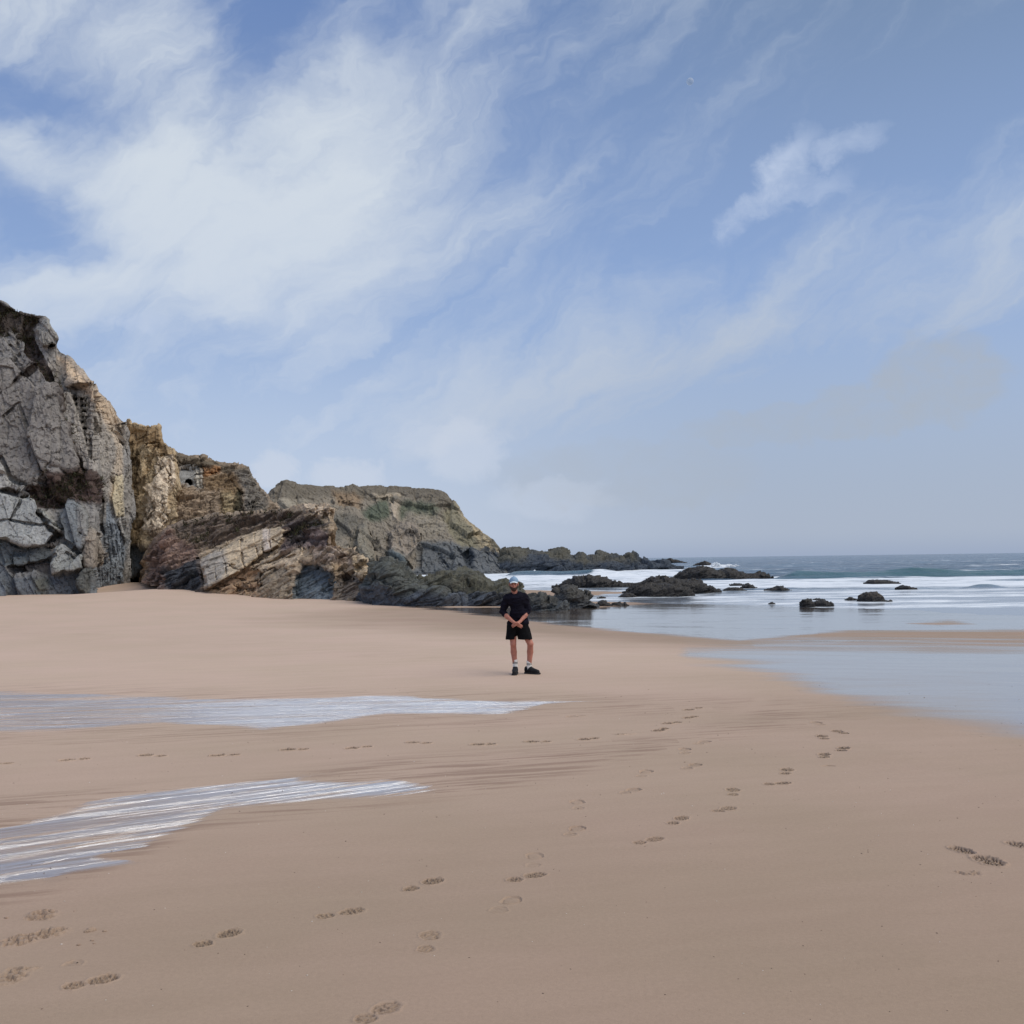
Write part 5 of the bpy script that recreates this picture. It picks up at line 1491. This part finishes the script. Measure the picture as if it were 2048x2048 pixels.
# head and neck
HX = -.028
B.ell((HX, .005, 1.695), (.076, .096, .092)); B.ell((HX, -.045, 1.61), (.058, .066, .072), .03); B.ell((HX, -.085, 1.565), (.030, .026, .022), .02)
B.cap((HX, -.098, 1.678), (HX, -.126, 1.640), .010, .015, .012)
B.cap((HX - .035, -.088, 1.694), (HX + .035, -.088, 1.694), .012, .012, .015)
B.ell((HX - .03, -.098, 1.668), (.016, .014, .012), .01, 'cut'); B.ell((HX + .03, -.098, 1.668), (.016, .014, .012), .01, 'cut')
B.ell((HX - .042, -.078, 1.640), (.024, .02, .02), .02); B.ell((HX + .042, -.078, 1.640), (.024, .02, .02), .02)
B.cap((HX - .022, -.104, 1.602), (HX + .022, -.104, 1.602), .009, .009, .012)
for sx in (-1, 1):
    B.ell((HX + sx * .079, .005, 1.655), (.013, .022, .033), .008)
B.cap((-.01, .02, 1.45), (HX, .0, 1.58), .062, .055, .02)
# trunk
B.cap((-.09, .02, 1.39), (.11, .02, 1.40), .075, .075, .02); B.cap((.02, .03, 1.38), (.05, .03, 1.0), .078, .078, .02); B.cap((-.02, .02, .93), (.08, .02, .93), .082, .082, .02)
# arms: hanging to bent elbows, forearms meeting in front
LE, LW = (-.238, .03, 1.145), (-.045, -.165, .972)
RE, RW = (.232, .03, 1.16), (.078, -.165, .978)
B.cap((-.165, .01, 1.41), LE, .055, .043); B.cap(LE, (-.16, -.06, 1.065), .043, .042); B.cap((-.16, -.06, 1.065), LW, .041, .027)
B.cap((.165, .01, 1.42), RE, .055, .043); B.cap(RE, (.17, -.06, 1.075), .043, .042); B.cap((.17, -.06, 1.075), RW, .041, .027)
# hands folded one over the other
B.cap(LW, (.0, -.185, .942), .026, .030, .012); B.ell((.008, -.185, .936), (.042, .022, .036), .01)
B.cap(RW, (.035, -.205, .952), .026, .030, .012); B.ell((.025, -.208, .944), (.042, .021, .036), .01)
for i in range(4):
    k_ = (.078, .088, .082, .066)[i]
    z_ = .958 - .017 * i
    B.cap((.034, -.190, z_ - .012), (.034 + k_ * .55, -.196, z_ - .026), .0095, .009, .004); B.cap((.034 + k_ * .55, -.196, z_ - .026), (.034 + k_, -.186, z_ - .046), .009, .0075, .004)
    B.cap((.0, -.222, z_ + .004), (.0 - k_ * .5, -.214, z_ - .014), .0095, .009, .004); B.cap((.0 - k_ * .5, -.214, z_ - .014), (.0 - k_ * .88, -.196, z_ - .034), .009, .0075, .004)
B.cap((.012, -.205, .962), (.05, -.232, .952), .012, .010, .006); B.cap((.05, -.232, .952), (.072, -.236, .928), .010, .0085, .005)
B.cap((.03, -.222, .968), (-.012, -.238, .962), .012, .010, .006); B.cap((-.012, -.238, .962), (-.036, -.236, .942), .010, .0085, .005)
# legs
B.cap((-.06, .01, .90), (-.052, -.02, .56), .078, .056); B.cap((-.052, -.02, .56), (-.046, .02, .41), .052, .057); B.cap((-.046, .02, .41), (-.020, .02, .12), .056, .036)
B.ell((-.052, -.055, .56), (.036, .026, .045), .02)
B.cap((.11, .01, .90), (.262, -.05, .56), .080, .058); B.cap((.262, -.05, .56), (.258, .01, .41), .053, .059); B.cap((.258, .01, .41), (.234, .02, .12), .057, .036)
B.ell((.268, -.088, .56), (.036, .026, .045), .02)
B.cap((-.02, .03, .055), (-.03, -.16, .045), .04, .036); B.cap((.235, .03, .055), (.38, -.06, .045), .04, .036)
v_, f_ = B.mesh()
person = link('person', mesh_np('person', v_, f_, SKIN), None, 'bearded man in navy black jumper, black shorts and faded blue cap standing with hands folded', 'person', 'thing')
person.location = PO

S = Field((-.36, -.22, .86), (.34, .22, 1.56), .007)
S.cap((-.095, .01, 1.385), (.125, .01, 1.395), .108, .108, .03, sy=1.0); S.cap((.02, .01, 1.36), (.055, .01, 1.15), .135, .128, .05, sy=1.12); S.cap((.0, .01, 1.10), (.11, .01, 1.10), .108, .108, .06, sy=1.05)
S.cap((-.05, .01, .93), (.13, .01, .93), .115, .115, .06, sy=1.0); S.cap((.04, .02, 1.40), (-.015, .015, 1.485), .11, .078, .04)
S.cap((-.155, .01, 1.40), (-.236, .035, 1.16), .077, .060, .012); S.cap((-.236, .035, 1.16), (-.208, -.006, 1.118), .060, .056, .01)
S.cap((.165, .01, 1.41), (.228, .035, 1.175), .079, .062, .015); S.cap((.228, .035, 1.175), (.205, -.006, 1.135), .062, .056, .01)
S.below(.915)
S.cap((HX + .01, -.01, 1.53), (HX, -.04, 1.60), .064, .07, 0, 'cut')
S.noise((9, 9, 18), .018, 5); S.noise((26, 26, 40), .005, 6)
body_part('jumper', S, KNIT)
S = Field((-.26, -.2, .60), (.34, .2, 1.0), .007)
S.cap((-.04, .01, .92), (.11, .01, .92), .118, .118, .03); S.cap((-.07, .01, .88), (-.100, -.005, .60), .100, .096, .02); S.cap((.115, .01, .88), (.172, -.025, .60), .112, .128, .02); S.cap((.16, 0, .80), (.20, -.03, .62), .10, .098, .03)
S.below(.645); S.noise((10, 10, 5), .010, 8); S.noise((30, 30, 14), .003, 8)
body_part('shorts', S, BLACK)
for tag_, (a, b), hz in (('l', ((-.024, .02, .275), (-.020, .02, .09)), .27), ('r', ((.236, .02, .255), (.235, .02, .09)), .245)):
    S = Field((a[0] - .09, -.09, .05), (a[0] + .09, .12, .34), .005)
    S.cap(a, b, .047, .045, .01); S.above(hz); S.noise((20, 20, 40), .003, 4)
    sock = body_part('sock', S, SOCKM)
    for z_ in (hz - .05, hz - .072):
        S = Field((a[0] - .09, -.09, .05), (a[0] + .09, .12, .34), .004)
        S.cap(a, b, .0495, .0475, .01); S.above(z_ + .007); S.below(z_ - .007)
        o = body_part('stripe', S, STRIPE, sm=1)
        o.parent = sock
for hl, to in (((-.018, .055), (-.038, -.185)), ((.195, .055), (.385, -.085))):
    d_ = np.array([to[0] - hl[0], to[1] - hl[1]]); d_ /= np.linalg.norm(d_)
    mid = (hl[0] + (to[0] - hl[0]) * .45, hl[1] + (to[1] - hl[1]) * .45)
    lo = (min(hl[0], to[0]) - .12, min(hl[1], to[1]) - .12, -.01); hi = (max(hl[0], to[0]) + .12, max(hl[1], to[1]) + .12, .2)
    S = Field(lo, hi, .005)
    S.cap((*hl, .065), (*mid, .072), .050, .052, .02); S.cap((*mid, .070), (*to, .048), .052, .042, .02); S.cap((*hl, .10), (hl[0] + d_[0] * .06, hl[1] + d_[1] * .06, .115), .046, .046, .02)
    S.below(.026); S.cap((hl[0] + d_[0] * .02, hl[1] + d_[1] * .02, .17), (hl[0] + d_[0] * .05, hl[1] + d_[1] * .05, .16), .045, .042, 0, 'cut')
    shoe = body_part('shoe', S, SHOE, sm=1)
    S = Field(lo, hi, .005)
    S.cap((*hl, .02), (*mid, .02), .056, .053, .01); S.cap((*mid, .02), (to[0] + d_[0] * .012, to[1] + d_[1] * .012, .022), .053, .050, .01)
    S.below(.002); S.above(.034)
    o = body_part('sole', S, SOLE, sm=1); o.parent = shoe
    for k in range(4):
        c0 = (mid[0] + d_[0] * (.0 + .026 * k), mid[1] + d_[1] * (.0 + .026 * k), .124 - .011 * k)
        S = Field((c0[0] - .06, c0[1] - .06, c0[2] - .03), (c0[0] + .06, c0[1] + .06, c0[2] + .03), .004)
        S.cap((c0[0] - d_[1] * .03, c0[1] + d_[0] * .03, c0[2] - .006), (c0[0] + d_[1] * .03, c0[1] - d_[0] * .03, c0[2] - .006), .006, .006, 0)
        o = body_part('lace', S, SOLE, sm=0); o.parent = shoe
S = Field((HX - .13, -.13, 1.64), (HX + .13, .15, 1.83), .005)
S.ell((HX, .006, 1.702), (.089, .110, .100), 0); S.below(1.700); S.noise((14, 14, 14), .004, 3)
cap_o = body_part('cap', S, CAPM)
S = Field((HX - .12, -.25, 1.62), (HX + .12, .0, 1.74), .004)
for k in range(9):
    u = -1 + k / 4
    S.cap((HX + u * .062, -.075 + .02 * abs(u), 1.712 - .018 * u * u), (HX + u * .058, -.160 + .045 * u * u, 1.696 - .018 * u * u), .011, .007, .01)
brim = body_part('brim', S, BRIM); brim.parent = cap_o
S = Field((HX - .04, -.09, 1.78), (HX + .04, .1, 1.83), .004)
S.ell((HX, .006, 1.802), (.011, .011, .007), 0)
bt = body_part('button', S, CAPM, sm=0); bt.parent = cap_o
S = Field((HX - .12, -.06, 1.56), (HX + .12, .16, 1.74), .005)
S.ell((HX, .022, 1.675), (.084, .092, .092), 0); S.ell((HX, -.10, 1.64), (.11, .10, .12), 0, 'cut'); S.above(1.70); S.noise((50, 50, 30), .004, 2)
body_part('hair', S, HAIRM)
S = Field((HX - .11, -.16, 1.51), (HX + .11, .05, 1.68), .004)
S.ell((HX, -.052, 1.592), (.063, .066, .054), .01); S.ell((HX, -.085, 1.560), (.042, .036, .034), .02); S.cap((HX - .07, -.01, 1.65), (HX - .055, -.05, 1.60), .012, .02, .01); S.cap((HX + .07, -.01, 1.65), (HX + .055, -.05, 1.60), .012, .02, .01)
S.ell((HX, -.10, 1.660), (.056, .06, .044), 0, 'cut'); S.ell((HX, -.122, 1.604), (.020, .02, .008), 0, 'cut'); S.noise((70, 70, 60), .004, 2)
body_part('beard', S, HAIRM)
for sx in (-1, 1):
    S = Field((HX + sx * .03 - .03, -.13, 1.64), (HX + sx * .03 + .03, -.05, 1.70), .003)
    S.ell((HX + sx * .03, -.086, 1.668), (.013, .010, .007), 0)
    body_part('eye', S, EYEM, sm=1)
    S = Field((HX + sx * .03 - .04, -.14, 1.66), (HX + sx * .03 + .04, -.05, 1.71), .003)
    S.cap((HX + sx * .016, -.100, 1.690), (HX + sx * .046, -.088, 1.690), .005, .004, 0)
    body_part('eyebrow', S, HAIRM, sm=1)

# ------------------------------------------------------------------ clods of sand, spray and the moon
rs = np.random.RandomState(5)
n = 900
bx_ = rs.uniform(-1, 1, n); by_ = 3.2 + 14 * rs.rand(n) ** 1.4
bx_ = bx_ * (by_ * .56 + 1)
bz_ = sand_z(bx_[:, None], by_[:, None])[:, 0]
sz_ = rs.uniform(.0015, .0045, n) * (1 + .1 * by_)
oc = np.array([[1, .2, .2], [-.9, -.1, .1], [.1, .8, .0], [-.1, -.7, .1], [0, 0, .5], [0, 0, -.4]])
of = np.array([[0, 2, 4], [2, 1, 4], [1, 3, 4], [3, 0, 4], [2, 0, 5], [1, 2, 5], [3, 1, 5], [0, 3, 5]])
an = rs.rand(n) * 6.28
rot2 = np.stack([np.cos(an)[:, None] * oc[None, :, 0] - np.sin(an)[:, None] * oc[None, :, 1], np.sin(an)[:, None] * oc[None, :, 0] + np.cos(an)[:, None] * oc[None, :, 1], np.repeat(oc[None, :, 2], n, 0)], -1)
bv = np.stack([bx_, by_, bz_], -1)[:, None] + rot2 * sz_[:, None, None] * (.7 + .6 * rs.rand(n, 6, 1))
bf = of[None] + 6 * np.arange(n)[:, None, None]
bc = np.array([rgb(205, 195, 180), rgb(96, 84, 74), rgb(130, 110, 96), rgb(226, 220, 210)])[rs.choice(4, n, p=(.2, .4, .3, .1))].repeat(6, 0)
link('shell_bits', mesh_np('shell_bits', bv.reshape(-1, 3), bf.reshape(-1, 3), M_SCRUB, bc), None, 'tiny shell and grit bits strewn thinly over the sand', 'shell grit', 'stuff')


def lump(name, label, x, y, r, mat, seed, cat, kind='thing', group=None, parent=None, flat=.6, attrs=False):
    S = Field((-1.6, -1.6, -1.2), (1.6, 1.6, 1.4), .11)
    S.f[:] = 2
    g = np.meshgrid(*[S.lo[i] + S.h * np.arange(S.n[i]) for i in range(3)], indexing='ij')
    p = np.stack([a.ravel() for a in g], -1).astype(np.float32)
    h, ed, cc = facets(p * .9 + seed * 5.3, 90 + seed, 1.2)
    d = np.sqrt(p[:, 0] ** 2 + (p[:, 1] * 1.3) ** 2 + (p[:, 2] / flat) ** 2) - .85 + .35 * h + .22 * fbm(p * 1.7 + seed, 3, .5, 4)
    S.f = d.reshape(S.n).astype(np.float32)
    v, f = S.mesh()
    z = float(sand_z(np.array([[x]]), np.array([[y]]))[0, 0])
    me = mesh_np(name, v * r, f, mat, None, {'wet': np.zeros(len(v)), 'damp': np.zeros(len(v))})
    return link(name, me, parent, label, cat, kind, group, loc=(x, y, z + r * flat * .2))


CL = [(183, 1860, .030, 'largest crumbled clod of sand beside the scuffed prints at lower left'), (172, 1863, .016, 'small clod of sand touching the left of the largest clod'), (209, 1862, .014, 'small clod of sand just right of the largest clod'),
      (157, 1890, .013, 'small clod of sand below and left of the largest clod'), (184, 1881, .011, 'small clod of sand straight below the largest clod'), (12, 1835, .014, 'small clod of sand at the left edge above the scuffed prints'),
      (188, 1887, .008, 'crumb of sand under the small clod below the largest one'), (148, 1821, .007, 'crumb of sand right above the scuffed prints')]
for k, (cx, cy, r, lab) in enumerate(CL):
    g_ = G(cx, cy)
    lump('sand_clod', lab, g_[0], g_[1], r, M_SAND, k, 'sand clod', group='clods of sand beside the scuffed prints')


def spray_material():
    m, t = material('sea_spray')
    t.out(t.principled((.86, .89, .92), .95, .05))
    return m


M_SPRAY = spray_material()


def spray(px, py, Y, w_, h_, label, n=420, seed=1):
    r = np.random.RandomState(seed)
    c = P3([px], [py], [Y])[0]; c[2] = SEA_Z
    u = r.rand(n) * 2 - 1
    hh = h_ * (1 - np.abs(u) ** 1.4) * (.55 + .45 * np.sin(u * 7 + seed)) * r.rand(n) ** .7
    p = c + np.stack([u * w_ / 2, r.randn(n) * w_ * .08, np.maximum(hh, .02)], -1)
    sz = (.05 + .10 * r.rand(n)) * h_ * 1.3
    oc = np.array([[1, 0, 0], [-1, 0, 0], [0, 1, 0], [0, -1, 0], [0, 0, 1], [0, 0, -1]], float)
    of = np.array([[0, 2, 4], [2, 1, 4], [1, 3, 4], [3, 0, 4], [2, 0, 5], [1, 2, 5], [3, 1, 5], [0, 3, 5]])
    v = (p[:, None] + oc[None] * sz[:, None, None] * (.6 + .8 * r.rand(n, 6, 1))).reshape(-1, 3)
    f = (of[None] + 6 * np.arange(n)[:, None, None]).reshape(-1, 3)
    link('sea_spray', mesh_np('sea_spray', v, f, M_SPRAY), None, label, 'spray', 'stuff')


spray(1437, 1130, 255, 8.5, 1.25, 'white burst of spray beside the small far rock', 700, 3)
spray(1462, 1131, 258, 5.0, .8, 'lower white spray trailing right of the burst', 400, 4)
spray(1064, 1143, 150, 3.4, 1.0, 'white breaking crest in the bay behind the man', 500, 6)
spray(1360, 1133, 240, 6.0, .5, 'thin line of white water right of the long reef', 300, 8)

mm, t = material('moon_surface')
md_ = t.n('ShaderNodeMixShader'); md_.inputs[0].default_value = .32
t.t.links.new(t.n('ShaderNodeBsdfTransparent').outputs[0], md_.inputs[1]); t.t.links.new(t.principled((.86, .87, .88), 1.0, .0), md_.inputs[2]); t.out(md_.outputs[0])
md = P3([1380], [163], [40000])[0]
sph = []
nl, nb_ = 32, 16
a = np.linspace(0, 2 * np.pi, nl, endpoint=False); b = np.linspace(0, np.pi, nb_ + 1)
A_, B_ = np.meshgrid(a, b, indexing='ij')
vs = np.stack([np.cos(A_) * np.sin(B_), np.sin(A_) * np.sin(B_), np.cos(B_)], -1).reshape(-1, 3) * 40000 * .0036
id_ = np.arange(nl * (nb_ + 1)).reshape(nl, nb_ + 1)
id2 = np.roll(id_, -1, 0)
fs = np.stack([id_[:, :-1], id_[:, 1:], id2[:, 1:], id2[:, :-1]], -1).reshape(-1, 4)
link('moon', mesh_np('moon', vs, fs, mm), None, 'small pale daytime moon high in the blue sky', 'moon', 'thing', loc=md)
